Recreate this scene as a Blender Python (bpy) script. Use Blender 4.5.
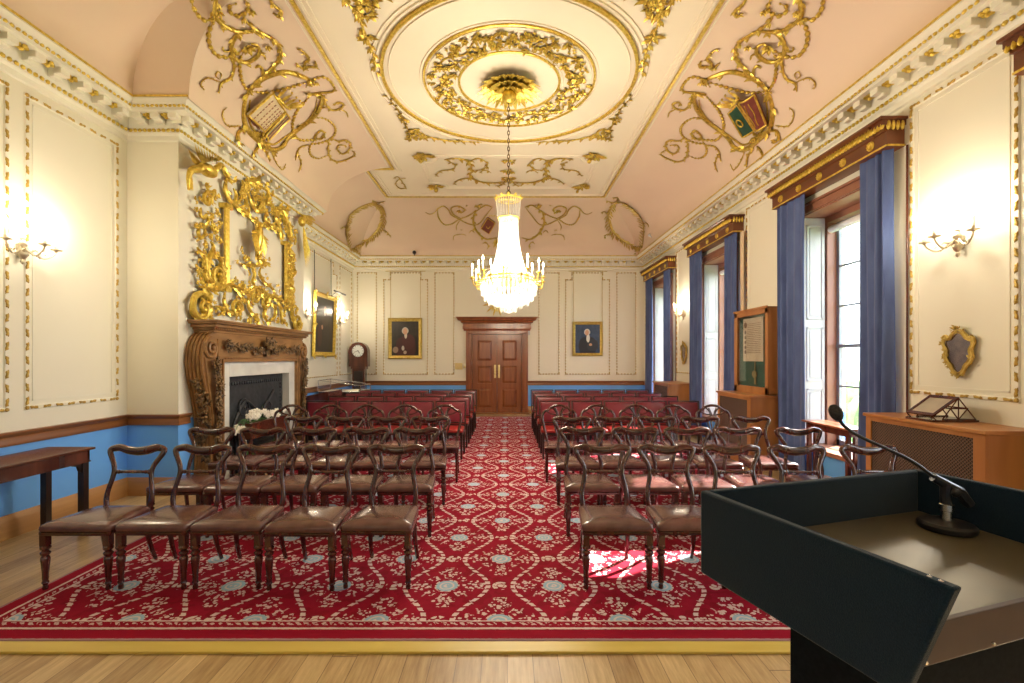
import bpy, math, random
from mathutils import Vector, Matrix
R = random.Random(7)
PI = math.pi
for o in list(bpy.data.objects): bpy.data.objects.remove(o)
SC = bpy.context.scene
COL = SC.collection
# ------------------------------------------------------------------ camera, light, exposure
FPX, VX, VY, EYE = 470.0, 507.0, 358.0, 1.55
cd = bpy.data.cameras.new('camera'); cam = bpy.data.objects.new('camera', cd); COL.objects.link(cam)
cam.location = (0, 0, EYE); cam.rotation_euler = (PI/2, 0, 0)
cd.sensor_width = 36; cd.lens = FPX*36/1024
cd.shift_x = (512-VX)/1024; cd.shift_y = (VY-341.5)/1024
cd.clip_start = .05; cd.clip_end = 200
SC.camera = cam
SC.view_settings.view_transform = 'Standard'; SC.view_settings.look = 'None'
SC.view_settings.gamma = 1; SC.view_settings.use_curve_mapping = False
SC.view_settings.exposure = 1.25
SC.cycles.use_denoising = True
SC.cycles.max_bounces = 8; SC.cycles.diffuse_bounces = 5; SC.cycles.glossy_bounces = 3
SC.cycles.transparent_max_bounces = 16; SC.cycles.sample_clamp_indirect = 6
SC.cycles.caustics_reflective = False; SC.cycles.caustics_refractive = False
w = bpy.data.worlds.new('sky'); SC.world = w; w.use_nodes = True
bg = w.node_tree.nodes['Background']; bg.inputs[0].default_value = (.80, .90, 1.0, 1); bg.inputs[1].default_value = 4.4
sd = bpy.data.lights.new('sun', 'SUN'); sun = bpy.data.objects.new('sun', sd); COL.objects.link(sun)
sd.energy = 19; sd.angle = math.radians(.6); sd.color = (1, .93, .82)
SUN_AZ, SUN_EL = math.radians(30), math.radians(37)   # light comes from +x, +y
sdir = Vector((-math.cos(SUN_AZ)*math.cos(SUN_EL), -math.sin(SUN_AZ)*math.cos(SUN_EL), -math.sin(SUN_EL)))
sun.rotation_euler = sdir.to_track_quat('-Z', 'Y').to_euler(); sun.location = (12, 12, 9)
WIN_Y0 = [1.43, 4.53, 7.62, 10.70]       # near end of each pelmet on the window wall
def area(name, loc, rot, sx, sy, e, col, portal=False):
    l = bpy.data.lights.new(name, 'AREA'); l.shape = 'RECTANGLE'; l.size = sx; l.size_y = sy; l.energy = e; l.color = col
    if portal: l.cycles.is_portal = True
    o = bpy.data.objects.new(name, l); COL.objects.link(o); o.location = loc; o.rotation_euler = rot; return o
for y0 in WIN_Y0:
    area('window_portal', (4.42, y0+.98, 1.95), (0, PI/2, 0), 2.9, 1.3, 1, (1, 1, 1), True)
LAMP = (1.0, .87, .67)
def point(name, loc, e, r=.05, col=LAMP):
    l = bpy.data.lights.new(name, 'POINT'); l.energy = e; l.shadow_soft_size = r; l.color = col
    o = bpy.data.objects.new(name, l); COL.objects.link(o); o.location = loc; return o
W_CHAND, W_SCONCE = 29.0, 3.6

# ------------------------------------------------------------------ mesh builder
ORG = {}
class MB:
    def __init__(s): s.v = []; s.f = []
    def add(s, vs, fs):
        b = len(s.v); s.v += [Vector(p) for p in vs]; s.f += [tuple(b+i for i in f) for f in fs]; return s
    def box(s, x0, x1, y0, y1, z0, z1):
        if x0 > x1: x0, x1 = x1, x0
        if y0 > y1: y0, y1 = y1, y0
        if z0 > z1: z0, z1 = z1, z0
        return s.add([(x0,y0,z0),(x1,y0,z0),(x1,y1,z0),(x0,y1,z0),(x0,y0,z1),(x1,y0,z1),(x1,y1,z1),(x0,y1,z1)],
                     [(3,2,1,0),(4,5,6,7),(0,1,5,4),(1,2,6,5),(2,3,7,6),(3,0,4,7)])
    def prism(s, poly, axis, a, b):
        def P(p, t):
            return {'x': (t, p[0], p[1]), 'y': (p[0], t, p[1]), 'z': (p[0], p[1], t)}[axis]
        n = len(poly)
        vs = [P(p, a) for p in poly]+[P(p, b) for p in poly]
        fs = [(i, (i+1) % n, n+(i+1) % n, n+i) for i in range(n)]+[tuple(range(n-1, -1, -1)), tuple(range(n, 2*n))]
        return s.add(vs, fs)
    def tube(s, pts, r, seg=8, closed=False, flat=1.0, up=None, caps=True):
        pts = [Vector(p) for p in pts]; n = len(pts)
        if n < 2: return s
        T = []
        for i in range(n):
            a = pts[(i-1) % n] if (closed or i > 0) else pts[i]
            b = pts[(i+1) % n] if (closed or i < n-1) else pts[i]
            t = b-a; T.append(t.normalized() if t.length > 1e-9 else Vector((0, 0, 1)))
        u = Vector(up) if up is not None else (Vector((0, 0, 1)) if abs(T[0].z) < .9 else Vector((1, 0, 0)))
        vs = []
        for i in range(n):
            if up is not None: u = Vector(up)
            u = u-T[i]*u.dot(T[i])
            u = u.normalized() if u.length > 1e-6 else T[i].orthogonal().normalized()
            w_ = T[i].cross(u)
            ri = r[i] if isinstance(r, (list, tuple)) else r
            for k in range(seg):
                a = 2*PI*k/seg
                vs.append(pts[i]+w_*(ri*math.cos(a))+u*(ri*flat*math.sin(a)))
        fs = []
        for i in range(n if closed else n-1):
            j = (i+1) % n
            for k in range(seg):
                l = (k+1) % seg
                fs.append((i*seg+k, i*seg+l, j*seg+l, j*seg+k))
        if not closed and caps:
            fs.append(tuple(range(seg-1, -1, -1))); fs.append(tuple((n-1)*seg+k for k in range(seg)))
        return s.add(vs, fs)
    def lathe(s, prof, c=(0, 0, 0), seg=16, axis='z'):
        vs = []; n = len(prof)
        for (r, z) in prof:
            for k in range(seg):
                a = 2*PI*k/seg; x, y = r*math.cos(a), r*math.sin(a)
                p = {'z': (x, y, z), 'x': (z, x, y), 'y': (x, z, y)}[axis]
                vs.append((c[0]+p[0], c[1]+p[1], c[2]+p[2]))
        fs = []
        for i in range(n-1):
            for k in range(seg):
                l = (k+1) % seg; q = (i*seg+k, i*seg+l, (i+1)*seg+l, (i+1)*seg+k)
                fs.append(q if axis != 'y' else q[::-1])
        if prof[0][0] > 1e-4: fs.append(tuple(range(seg-1, -1, -1)))
        if prof[-1][0] > 1e-4: fs.append(tuple((n-1)*seg+k for k in range(seg)))
        return s.add(vs, fs)
    def ell(s, c, r, seg=8, rings=5, m=None):
        vs = []; c = Vector(c)
        if not isinstance(r, (tuple, list)): r = (r, r, r)
        for i in range(1, rings):
            t = PI*i/rings
            for k in range(seg):
                a = 2*PI*k/seg
                p = Vector((r[0]*math.sin(t)*math.cos(a), r[1]*math.sin(t)*math.sin(a), r[2]*math.cos(t)))
                vs.append(c+(m @ p if m else p))
        for z in (1, -1):
            p = Vector((0, 0, z*r[2])); vs.append(c+(m @ p if m else p))
        nt = (rings-1)*seg; fs = []
        for i in range(rings-2):
            for k in range(seg):
                l = (k+1) % seg; fs.append((i*seg+k, (i+1)*seg+k, (i+1)*seg+l, i*seg+l))
        for k in range(seg):
            l = (k+1) % seg
            fs.append((nt, k, l)); fs.append((nt+1, (rings-2)*seg+l, (rings-2)*seg+k))
        return s.add(vs, fs)
    def leaf(s, p, d, n, L, W, T=.3, curl=.25):
        """a pointed carved leaf: lens in cross-section, tip curling off the surface"""
        p = Vector(p); d = Vector(d).normalized(); n = Vector(n); n = (n-d*n.dot(d)).normalized(); w_ = d.cross(n)
        vs = []; st = [(0, .18, 0), (.25, .8, .1), (.5, 1, .12), (.78, .6, .5), (1, .05, 1)]
        for (t, wd, cu) in st:
            c = p+d*(L*t)+n*(L*curl*cu)
            hw = W*.5*wd
            vs += [c-w_*hw, c+n*(W*T*wd), c+w_*hw, c-n*(W*T*.4*wd)]
        fs = []
        for i in range(len(st)-1):
            for k in range(4):
                l = (k+1) % 4; fs.append((i*4+k, i*4+l, i*4+4+l, i*4+4+k))
        fs += [(3, 2, 1, 0), tuple(len(st)*4-4+k for k in range(4))]
        return s.add(vs, fs)
    def grid(s, rows, close_u=False):
        n, m = len(rows), len(rows[0])
        fs = []
        for i in range(n-1):
            for j in range(m if close_u else m-1):
                k = (j+1) % m; fs.append((i*m+j, i*m+k, (i+1)*m+k, (i+1)*m+j))
        return s.add([p for r_ in rows for p in r_], fs)
    def xf(s, m): s.v = [m @ p for p in s.v]; return s
    def join(s, o, m=None):
        return s.add([m @ p for p in o.v] if m else o.v, o.f)
    def build(s, name, mat, parent=None, sharp=35, bev=0, kind=None, label=None, flip=False):
        me = bpy.data.meshes.new(name)
        off = ORG.get(parent.name, Vector((0, 0, 0))) if parent else Vector((0, 0, 0))
        me.from_pydata([tuple(p-off) for p in s.v], [], s.f); me.validate()
        if flip: me.flip_normals()
        for p in me.polygons: p.use_smooth = True
        try: me.set_sharp_from_angle(angle=math.radians(sharp))
        except Exception: pass
        me.materials.append(mat)
        o = bpy.data.objects.new(name, me); COL.objects.link(o)
        if parent: o.parent = parent; ORG[o.name] = off
        if kind: o['kind'] = kind
        if label: o['label'] = label
        if bev:
            b = o.modifiers.new('bevel', 'BEVEL'); b.width = bev; b.segments = 2; b.limit_method = 'ANGLE'
        return o
def tag(o, label, cat, group=None):
    o['label'] = label; o['category'] = cat
    if group: o['group'] = group
    return o
def thing(name, label, cat, loc=(0, 0, 0), group=None, rz=0):
    o = bpy.data.objects.new(name, None); COL.objects.link(o); o.location = loc; o.rotation_euler = (0, 0, rz)
    o.empty_display_size = .1
    ORG[o.name] = Vector(loc); return tag(o, label, cat, group)
def solo(mb, name, mat, label, cat, group=None, **k): return tag(mb.build(name, mat, **k), label, cat, group)
def struct(mb, name, mat, parent=None, **k): return mb.build(name, mat, parent, kind=None if parent else 'structure', **k)
def copy_thing(root, loc, rz=0, label=None, group=None):
    r = root.copy(); COL.objects.link(r); r.location = loc; r.rotation_euler = (0, 0, rz)
    if label: r['label'] = label
    if group: r['group'] = group
    def rec(a, b):
        for ch in a.children:
            c = ch.copy(); COL.objects.link(c); c.parent = b; rec(ch, c)
    rec(root, r); return r
def smooth(pts, n=6, closed=False):
    """Catmull-Rom through the points"""
    P = [Vector(p) for p in pts]; m = len(P); out = []
    for i in range(m if closed else m-1):
        g = (lambda k: P[k % m]) if closed else (lambda k: P[max(0, min(m-1, k))])
        a, b, c, d = g(i-1), g(i), g(i+1), g(i+2)
        for j in range(n):
            t = j/n
            out.append(.5*((2*b)+(c-a)*t+(2*a-5*b+4*c-d)*t*t+(3*b-a-3*c+d)*t**3))
    if not closed: out.append(P[-1])
    return out

# ------------------------------------------------------------------ node materials
class E:
    def __init__(s, nt, k): s.nt = nt; s.k = k
    def op(s, o, b=None, c=None):
        n = s.nt.nodes.new('ShaderNodeMath'); n.operation = o
        for i, x in enumerate((s, b, c)):
            if x is None: continue
            if isinstance(x, E): s.nt.links.new(x.k, n.inputs[i])
            else: n.inputs[i].default_value = x
        return E(s.nt, n.outputs[0])
    def __add__(s, b): return s.op('ADD', b)
    def __sub__(s, b): return s.op('SUBTRACT', b)
    def __mul__(s, b): return s.op('MULTIPLY', b)
    def __truediv__(s, b): return s.op('DIVIDE', b)
    def __lt__(s, b): return s.op('LESS_THAN', b)
    def __gt__(s, b): return s.op('GREATER_THAN', b)
    def abs(s): return s.op('ABSOLUTE')
    def cos(s): return s.op('COSINE')
    def sin(s): return s.op('SINE')
    def sqrt(s): return s.op('SQRT')
    def round(s): return s.op('ROUND')
    def frac(s): return s.op('FRACT')
    def min(s, b): return s.op('MINIMUM', b)
    def max(s, b): return s.op('MAXIMUM', b)
    def less(s, b, soft=.002):      # smooth step, 1 below b
        return ((s*-1+b)/soft+.5).op('MINIMUM', 1.0).op('MAXIMUM', 0.0)
def new_mat(name):
    m = bpy.data.materials.new(name); m.use_nodes = True; nt = m.node_tree
    return m, nt, nt.nodes['Principled BSDF']
def coords(nt, kind='Object'):
    tc = nt.nodes.new('ShaderNodeTexCoord'); sp = nt.nodes.new('ShaderNodeSeparateXYZ')
    nt.links.new(tc.outputs[kind], sp.inputs[0])
    return tc.outputs[kind], E(nt, sp.outputs[0]), E(nt, sp.outputs[1]), E(nt, sp.outputs[2])
def mixc(nt, a, b, f):
    n = nt.nodes.new('ShaderNodeMix'); n.data_type = 'RGBA'
    if isinstance(f, E): nt.links.new(f.k, n.inputs[0])
    elif hasattr(f, 'is_linked'): nt.links.new(f, n.inputs[0])
    else: n.inputs[0].default_value = f
    for i, x in ((6, a), (7, b)):
        if isinstance(x, (tuple, list)): n.inputs[i].default_value = (*x[:3], 1)
        else: nt.links.new(x, n.inputs[i])
    return n.outputs[2]
def noise(nt, vec, scale, detail=3, stretch=None, rough=.5):
    if stretch:
        mp = nt.nodes.new('ShaderNodeMapping'); mp.inputs['Scale'].default_value = stretch
        nt.links.new(vec, mp.inputs[0]); vec = mp.outputs[0]
    n = nt.nodes.new('ShaderNodeTexNoise'); n.inputs['Scale'].default_value = scale; n.inputs['Detail'].default_value = detail
    n.inputs['Roughness'].default_value = rough
    nt.links.new(vec, n.inputs['Vector']); return E(nt, n.outputs['Fac'])
def bump(nt, bs, h, strength=.3, dist=.01):
    b = nt.nodes.new('ShaderNodeBump'); b.inputs['Strength'].default_value = strength; b.inputs['Distance'].default_value = dist
    nt.links.new(h.k, b.inputs['Height']); nt.links.new(b.outputs[0], bs.inputs['Normal'])
def plain(name, c1, c2=None, rough=.6, metal=0, scale=8, stretch=None, bmp=0, spec=.5, coat=0, sheen=0, trans=0, detail=3, contrast=1.0):
    m, nt, bs = new_mat(name); vec, x, y, z = coords(nt)
    nz = noise(nt, vec, scale, detail, stretch)
    if c2:
        f = (nz-.5)*(2.2*contrast)+.5
        nt.links.new(mixc(nt, c1, c2, f.min(1.0).max(0.0)), bs.inputs['Base Color'])
    else: bs.inputs['Base Color'].default_value = (*c1, 1)
    bs.inputs['Roughness'].default_value = rough; bs.inputs['Metallic'].default_value = metal
    bs.inputs['Specular IOR Level'].default_value = spec; bs.inputs['Coat Weight'].default_value = coat
    bs.inputs['Coat Roughness'].default_value = .15; bs.inputs['Sheen Weight'].default_value = sheen
    bs.inputs['Transmission Weight'].default_value = trans
    if bmp: bump(nt, bs, nz, bmp, .01)
    return m
def emis(name, col, s):
    m, nt, bs = new_mat(name)
    bs.inputs['Base Color'].default_value = (*col, 1); bs.inputs['Emission Color'].default_value = (*col, 1); bs.inputs['Emission Strength'].default_value = s
    return m
M = {}
M['gold'] = plain('gilding', (.58, .38, .035), (.95, .74, .17), rough=.36, metal=.7, scale=25)
M['gold_shaded'] = plain('shaded_gilding', (.40, .26, .03), (.82, .60, .12), rough=.38, metal=.65, scale=30)  # darker gilding: shade of the down-facing ornament is put into the colour
M['gold_dull'] = plain('old_gilding', (.46, .32, .06), (.70, .52, .15), rough=.42, metal=.6, scale=20)
M['plaster'] = plain('plaster_cream', (.87, .84, .71), (.84, .80, .66), rough=.55, scale=2)
M['ceil'] = plain('ceiling_paint', (.87, .79, .62), (.84, .75, .58), rough=.6, scale=1.2)
M['cove'] = plain('cove_paint', (.83, .66, .51), (.80, .63, .48), rough=.6, scale=1.2)
M['mahog'] = plain('mahogany', (.045, .012, .008), (.13, .035, .018), rough=.22, scale=9, stretch=(1, 1, .15), coat=.4)
M['chairwood'] = plain('chair_mahogany', (.022, .0045, .004), (.10, .019, .013), rough=.2, scale=14, stretch=(1, 1, .3), coat=.8)
M['darkwood'] = plain('dark_oak', (.045, .018, .008), (.12, .05, .02), rough=.35, scale=9, stretch=(1, .2, 1))
M['oak'] = plain('golden_oak', (.34, .13, .035), (.50, .22, .07), rough=.35, scale=6, stretch=(1, .12, 1))
M['oakz'] = plain('golden_oak_upright', (.34, .13, .035), (.50, .22, .07), rough=.35, scale=6, stretch=(1, 1, .12))
M['dado'] = plain('dado_oak', (.17, .06, .018), (.32, .13, .04), rough=.3, scale=5, stretch=(.15, .15, 3))
M['skirt'] = plain('skirting_oak', (.34, .17, .06), (.5, .27, .10), rough=.35, scale=5, stretch=(.15, .15, 3))
M['doorwood'] = plain('door_mahogany', (.20, .055, .018), (.36, .12, .04), rough=.3, scale=5, stretch=(3, 1, .25), coat=.3)
M['fireoak'] = plain('carved_oak', (.20, .095, .030), (.38, .20, .07), rough=.4, scale=10, stretch=(1, .3, 1))
M['bead'] = plain('gilt_leaf_paint', (.42, .26, .04), (.62, .42, .09), rough=.4, metal=.35, scale=20)
M['chain'] = plain('dark_bronze_chain', (.10, .065, .02), (.22, .14, .05), rough=.4, metal=.6)
M['firedark'] = plain('carved_dark_limewood', (.035, .018, .008), (.30, .18, .07), rough=.45, scale=22, contrast=1.5)
M['marble'] = plain('white_marble', (.78, .78, .72), (.62, .62, .58), rough=.25, scale=4, detail=8)
M['iron'] = plain('cast_iron', (.012, .015, .018), (.04, .045, .05), rough=.45, scale=15, bmp=.3)
M['soot'] = plain('firebox_brick', (.03, .03, .032), (.08, .08, .085), rough=.8, scale=10)
M['leather'] = plain('brown_leather', (.085, .028, .026), (.135, .052, .046), rough=.26, scale=10, bmp=.04, coat=.5)
M['leather_red'] = plain('red_leather', (.22, .010, .010), (.30, .02, .016), rough=.32, scale=6, bmp=.05)
M['maroon'] = plain('maroon_leather', (.13, .010, .020), (.19, .020, .034), rough=.30, scale=4, bmp=.05)
M['blackwood'] = plain('black_stained_wood', (.012, .007, .006), (.03, .015, .012), rough=.3, scale=10)
M['curtain'] = plain('blue_velvet', (.05, .08, .22), (.085, .135, .32), rough=.75, scale=7, sheen=.15, stretch=(1, 1, .4))
M['lining'] = plain('cream_lining', (.72, .55, .36), (.8, .62, .42), rough=.8, scale=5)
M['pelmet'] = plain('pelmet_mahogany', (.11, .03, .010), (.20, .065, .022), rough=.32, scale=5, stretch=(1, .15, 1))
M['revealwood'] = plain('frame_pinkish_wood', (.26, .10, .055), (.36, .16, .095), rough=.4, scale=5, stretch=(1, 1, .15))
M['white'] = plain('white_paint', (.56, .55, .56), (.50, .50, .52), rough=.45, scale=4)
M['sash'] = plain('sash_grey_paint', (.22, .24, .28), (.28, .3, .33), rough=.45)
M['felt'] = plain('navy_felt', (.003, .014, .031), (.008, .025, .048), rough=.95, scale=420, bmp=.25, sheen=.15, spec=.15)
M['blackcloth'] = plain('black_cloth', (.004, .006, .009), (.009, .012, .016), rough=.95, scale=90, spec=.15)
M['tray'] = plain('brown_laminate', (.085, .072, .048), (.13, .11, .07), rough=.33, scale=7, detail=6)
M['fascia'] = plain('grey_brown_laminate', (.07, .045, .04), (.09, .06, .05), rough=.5, scale=8)
M['blackmetal'] = plain('black_metal', (.015, .015, .018), (.025, .025, .03), rough=.38, metal=.3)
M['foam'] = plain('black_foam', (.02, .02, .022), (.05, .05, .055), rough=.95, scale=200, bmp=.6)
M['steel'] = plain('steel', (.6, .6, .6), (.7, .7, .7), rough=.25, metal=1)
M['brass'] = plain('brass', (.75, .58, .25), (.85, .68, .35), rough=.28, metal=1)
M['silver'] = plain('silvered_brass', (.62, .54, .40), (.8, .72, .56), rough=.28, metal=.9)
M['candle'] = plain('ivory_candle_tube', (.85, .80, .66), (.9, .85, .7), rough=.5)
M['flame'] = emis('lit_bulb', (1.0, .84, .58), 14)
M['blind'] = plain('white_blind', (.85, .85, .83), rough=.6)
M['green'] = plain('green_baize', (.008, .10, .08), (.016, .14, .11), rough=.9, scale=50)
M['leafgreen'] = plain('leaf_green', (.03, .11, .02), (.10, .25, .05), rough=.5, scale=20)
M['petal'] = plain('white_petals', (.85, .80, .66), (.9, .87, .76), rough=.6, scale=20)
M['hedge'] = plain('garden_green', (.10, .20, .05), (.35, .5, .2), rough=.8, scale=3)
def glass_mat(name, tint=(1, 1, 1), rf=.12):
    m, nt, bs = new_mat(name); nt.nodes.remove(bs); out = nt.nodes['Material Output']
    t = nt.nodes.new('ShaderNodeBsdfTransparent'); t.inputs[0].default_value = (*tint, 1)
    g = nt.nodes.new('ShaderNodeBsdfGlossy'); g.inputs['Roughness'].default_value = .03
    lw = nt.nodes.new('ShaderNodeLayerWeight'); lw.inputs[0].default_value = .35
    mx = nt.nodes.new('ShaderNodeMixShader')
    f = (E(nt, lw.outputs['Facing'])*.22+rf*.4).min(1.0)
    nt.links.new(f.k, mx.inputs[0]); nt.links.new(t.outputs[0], mx.inputs[1]); nt.links.new(g.outputs[0], mx.inputs[2])
    nt.links.new(mx.outputs[0], out.inputs[0]); return m
M['glass'] = glass_mat('clear_glass')
def crystal_mat():
    m, nt, bs = new_mat('cut_crystal'); nt.nodes.remove(bs); out = nt.nodes['Material Output']
    t = nt.nodes.new('ShaderNodeBsdfTransparent'); t.inputs[0].default_value = (.97, .97, .97, 1)
    g = nt.nodes.new('ShaderNodeBsdfGlossy'); g.inputs['Roughness'].default_value = .12
    tr = nt.nodes.new('ShaderNodeBsdfTranslucent'); tr.inputs[0].default_value = (.95, .95, .93, 1)
    m1 = nt.nodes.new('ShaderNodeMixShader'); m1.inputs[0].default_value = .55
    m2 = nt.nodes.new('ShaderNodeMixShader'); m2.inputs[0].default_value = .42
    nt.links.new(tr.outputs[0], m1.inputs[1]); nt.links.new(g.outputs[0], m1.inputs[2])
    nt.links.new(t.outputs[0], m2.inputs[1]); nt.links.new(m1.outputs[0], m2.inputs[2])
    nt.links.new(m2.outputs[0], out.inputs[0]); return m
M['crystal'] = crystal_mat()
def wall_mat():
    m, nt, bs = new_mat('wall_paint'); vec, x, y, z = coords(nt)
    nz = noise(nt, vec, 1.5, 3)
    cream = mixc(nt, (.87, .84, .70), (.84, .80, .65), nz)
    blue = mixc(nt, (.13, .40, .95), (.17, .46, .98), nz)
    nt.links.new(mixc(nt, cream, blue, z < .85), bs.inputs['Base Color']); bs.inputs['Roughness'].default_value = .5
    return m
M['wall'] = wall_mat()
def floor_mat():
    m, nt, bs = new_mat('oak_floor_boards'); vec, x, y, z = coords(nt)
    bx = x/.13; bid = bx.op('FLOOR'); fx = bx.frac()
    wn = nt.nodes.new('ShaderNodeTexWhiteNoise'); wn.noise_dimensions = '1D'; nt.links.new(bid.k, wn.inputs['W'])
    rnd = E(nt, wn.outputs['Value'])
    by = (y+rnd*3.0)/2.2; fy = by.frac()
    g = noise(nt, vec, 7, 6, (6, .5, 1), .65)
    g2 = noise(nt, vec, 2.2, 4)
    c = mixc(nt, (.29, .17, .065), (.66, .49, .25), ((g-.5)*1.6+.5+(rnd-.5)*.5).min(1.0).max(0.0))
    c = mixc(nt, c, (.30, .17, .07), ((g2-.56)*4.0).min(.6).max(0.0))
    gap = (fx < .03).max((fy < .003))
    c = mixc(nt, c, (.10, .05, .02), gap*.7)
    nt.links.new(c, bs.inputs['Base Color']); bs.inputs['Roughness'].default_value = .34
    bump(nt, bs, g-gap, .1, .004); return m
M['floor'] = floor_mat()
CAR = dict(x0=-3.13, x1=3.1, y0=2.556, y1=12.35)
def carpet_mat():
    m, nt, bs = new_mat('patterned_carpet'); vec, x, y, z = coords(nt)
    Q, P = .72, .85
    jit = noise(nt, vec, 40, 1); x = x+(jit-.5)*.012; y = y+(jit-.5)*.010
    u = (x+.045)/Q; v = (y-2.745)/P
    def cell(du, dv):
        a = u+du; b = v+dv; fa = a-a.round(); fb = b-b.round()
        X = fa*Q; Y = fb*P; return X, Y, (X*X+Y*Y).sqrt()
    A = cell(0, 0); B = cell(.5, .5); C = cell(0, .5); D = cell(.5, 0)
    d = A[2].min(B[2]); ds = C[2].min(D[2])
    red = mixc(nt, (.25, .003, .020), (.33, .007, .030), noise(nt, vec, 30, 2))
    dark = (.20, .004, .014); cream = (.74, .61, .60); blue = (.34, .50, .64)
    c = red
    vor = nt.nodes.new('ShaderNodeTexVoronoi'); vor.inputs['Scale'].default_value = 38; nt.links.new(vec, vor.inputs['Vector'])
    vd = E(nt, vor.outputs['Distance'])
    vor2 = nt.nodes.new('ShaderNodeTexVoronoi'); vor2.inputs['Scale'].default_value = 24; nt.links.new(vec, vor2.inputs['Vector'])
    vd2 = E(nt, vor2.outputs['Distance'])
    # dark flowers on the ground
    c = mixc(nt, c, dark, (noise(nt, vec, 9, 2) > .56)*.55)
    # spray of blossoms round each medallion, eight lobes
    for (X, Y, r) in (A, B):
        th = Y.op('ARCTAN2', X)
        lobe = (th*8.0).cos()
        ring = ((r-.135).abs() < .030)*(lobe > -.35)*(vd < .50)
        ring2 = ((r-.19).abs() < .028)*((th*4.0).cos() > .0)*(vd < .46)
        tip = ((r-.245).abs() < .026)*((th*4.0).cos() > .78)*(vd < .5)
        c = mixc(nt, c, cream, ring.max(ring2).max(tip)*.85)
    # ogee lines of beads
    fu = (u-u.round()).abs()
    ld = ((fu-.25)-(v*(2*PI)).cos()*.135).abs()*Q
    dash = ((v*(2*PI*15)).sin() > -.45)
    c = mixc(nt, c, cream, (ld < .0155)*dash*.92)
    # straight dotted stems
    ld2 = ((fu-.25)+(v*(2*PI)).cos()*.10).abs()*Q
    dash2 = ((v*(2*PI*9)).sin() > .1)
    c = mixc(nt, c, cream, (ld2 < .006)*dash2*(d > .15)*.55)
    # small square flowers
    c = mixc(nt, c, cream, (ds < .055)*((vd2 < .5).max(ds < .018))*.9)
    c = mixc(nt, c, (.30, .01, .02), ((ds-.024).abs() < .004)*.8)
    # medallions
    c = mixc(nt, c, cream, (d < .085)*((vd < .5).max(d < .07))*.9)
    c = mixc(nt, c, blue, (d < .072))
    c = mixc(nt, c, cream, ((d-.045).abs() < .006)*.8)
    c = mixc(nt, c, cream, (d < .022)*(vd < .5)*.9)
    # border
    e = (x-CAR['x0']).min(x*-1+CAR['x1']).min(y-CAR['y0']).min(y*-1+CAR['y1'])
    s = x+y
    inb = e < .19
    c = mixc(nt, c, (.28, .004, .022), inb)
    c = mixc(nt, c, cream, ((e-.19).abs() < .006)*.8)
    tri = ((s*(2*PI/.05)).sin() > -.2)*((e-.162).abs() < .014)*((vd < .55))
    c = mixc(nt, c, cream, tri*.75)
    c = mixc(nt, c, cream, ((e-.115).abs() < .009)*.9)
    c = mixc(nt, c, (.35, .25, .28), (e < .018)*.8)
    nt.links.new(c, bs.inputs['Base Color']); bs.inputs['Roughness'].default_value = .9; bs.inputs['Specular IOR Level'].default_value = .15
    bs.inputs['Sheen Weight'].default_value = .0
    bump(nt, bs, noise(nt, vec, 500, 1), .3, .003); return m
M['carpet'] = carpet_mat()
def grille_mat():
    m, nt, bs = new_mat('woven_grille'); vec, x, y, z = coords(nt)
    a = ((y+z)*(2*PI/.028)).sin(); b = ((y-z)*(2*PI/.028)).sin()
    h = a.max(b)
    nt.links.new(mixc(nt, (.02, .012, .01), (.17, .10, .07), (h > .55)), bs.inputs['Base Color'])
    bs.inputs['Roughness'].default_value = .5; bs.inputs['Metallic'].default_value = .3; bump(nt, bs, h, .6, .01); return m
M['grille'] = grille_mat()
# ------------------------------------------------------------------ the room
XL, XB, XR, YN, YF = -4.30, -3.72, 3.85, -1.2, 13.17
BY0, BY1 = 5.32, 8.60                     # chimney breast
ZC = 4.32; HT = 5.15
struct(MB().box(-4.6, 5.0, YN-.1, YF+.2, -.12, 0), 'floor', M['floor'])
struct(MB().box(XL-.2, XL, YN, YF, 0, 5.2), 'wall_left', M['wall'])
OPENS = [(y0+.30, y0+1.62) for y0 in WIN_Y0]
wr = MB(); ya = YN
for (a, b) in OPENS:
    wr.box(XR, XR+.58, ya, a, 0, 5.2); wr.box(XR, XR+.58, a, b, 0, .42); wr.box(XR, XR+.58, a, b, 3.40, 5.2); ya = b
wr.box(XR, XR+.58, ya, YF, 0, 5.2)
struct(wr, 'wall_right', M['wall'])
DX0, DX1, DZ = -.98, .42, 2.21             # door leaves
DC = (DX0+DX1)/2
wb = MB().box(XL-.2, DX0, YF, YF+.2, 0, 5.2).box(DX1, XR+.2, YF, YF+.2, 0, 5.2).box(DX0, DX1, YF, YF+.2, DZ, 5.2)
wb.box(DX0-.2, DX1+.2, YF+.19, YF+.3, 0, 3)  # unseen plate added behind the door to keep sky light out of the gap
struct(wb, 'wall_back', M['wall'])
struct(MB().box(XL-.2, XR+.2, YN-.15, YN, 0, 5.2), 'wall_front', M['wall'])
FY0, FY1, FZ = 5.98, 7.62, 1.31           # fire opening
cb = MB().box(XL, XB, BY0, FY0, 0, ZC).box(XL, XB, FY1, BY1, 0, ZC).box(XL, XB, FY0, FY1, FZ, ZC)
struct(cb, 'wall_chimney_breast', M['wall'])
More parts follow.
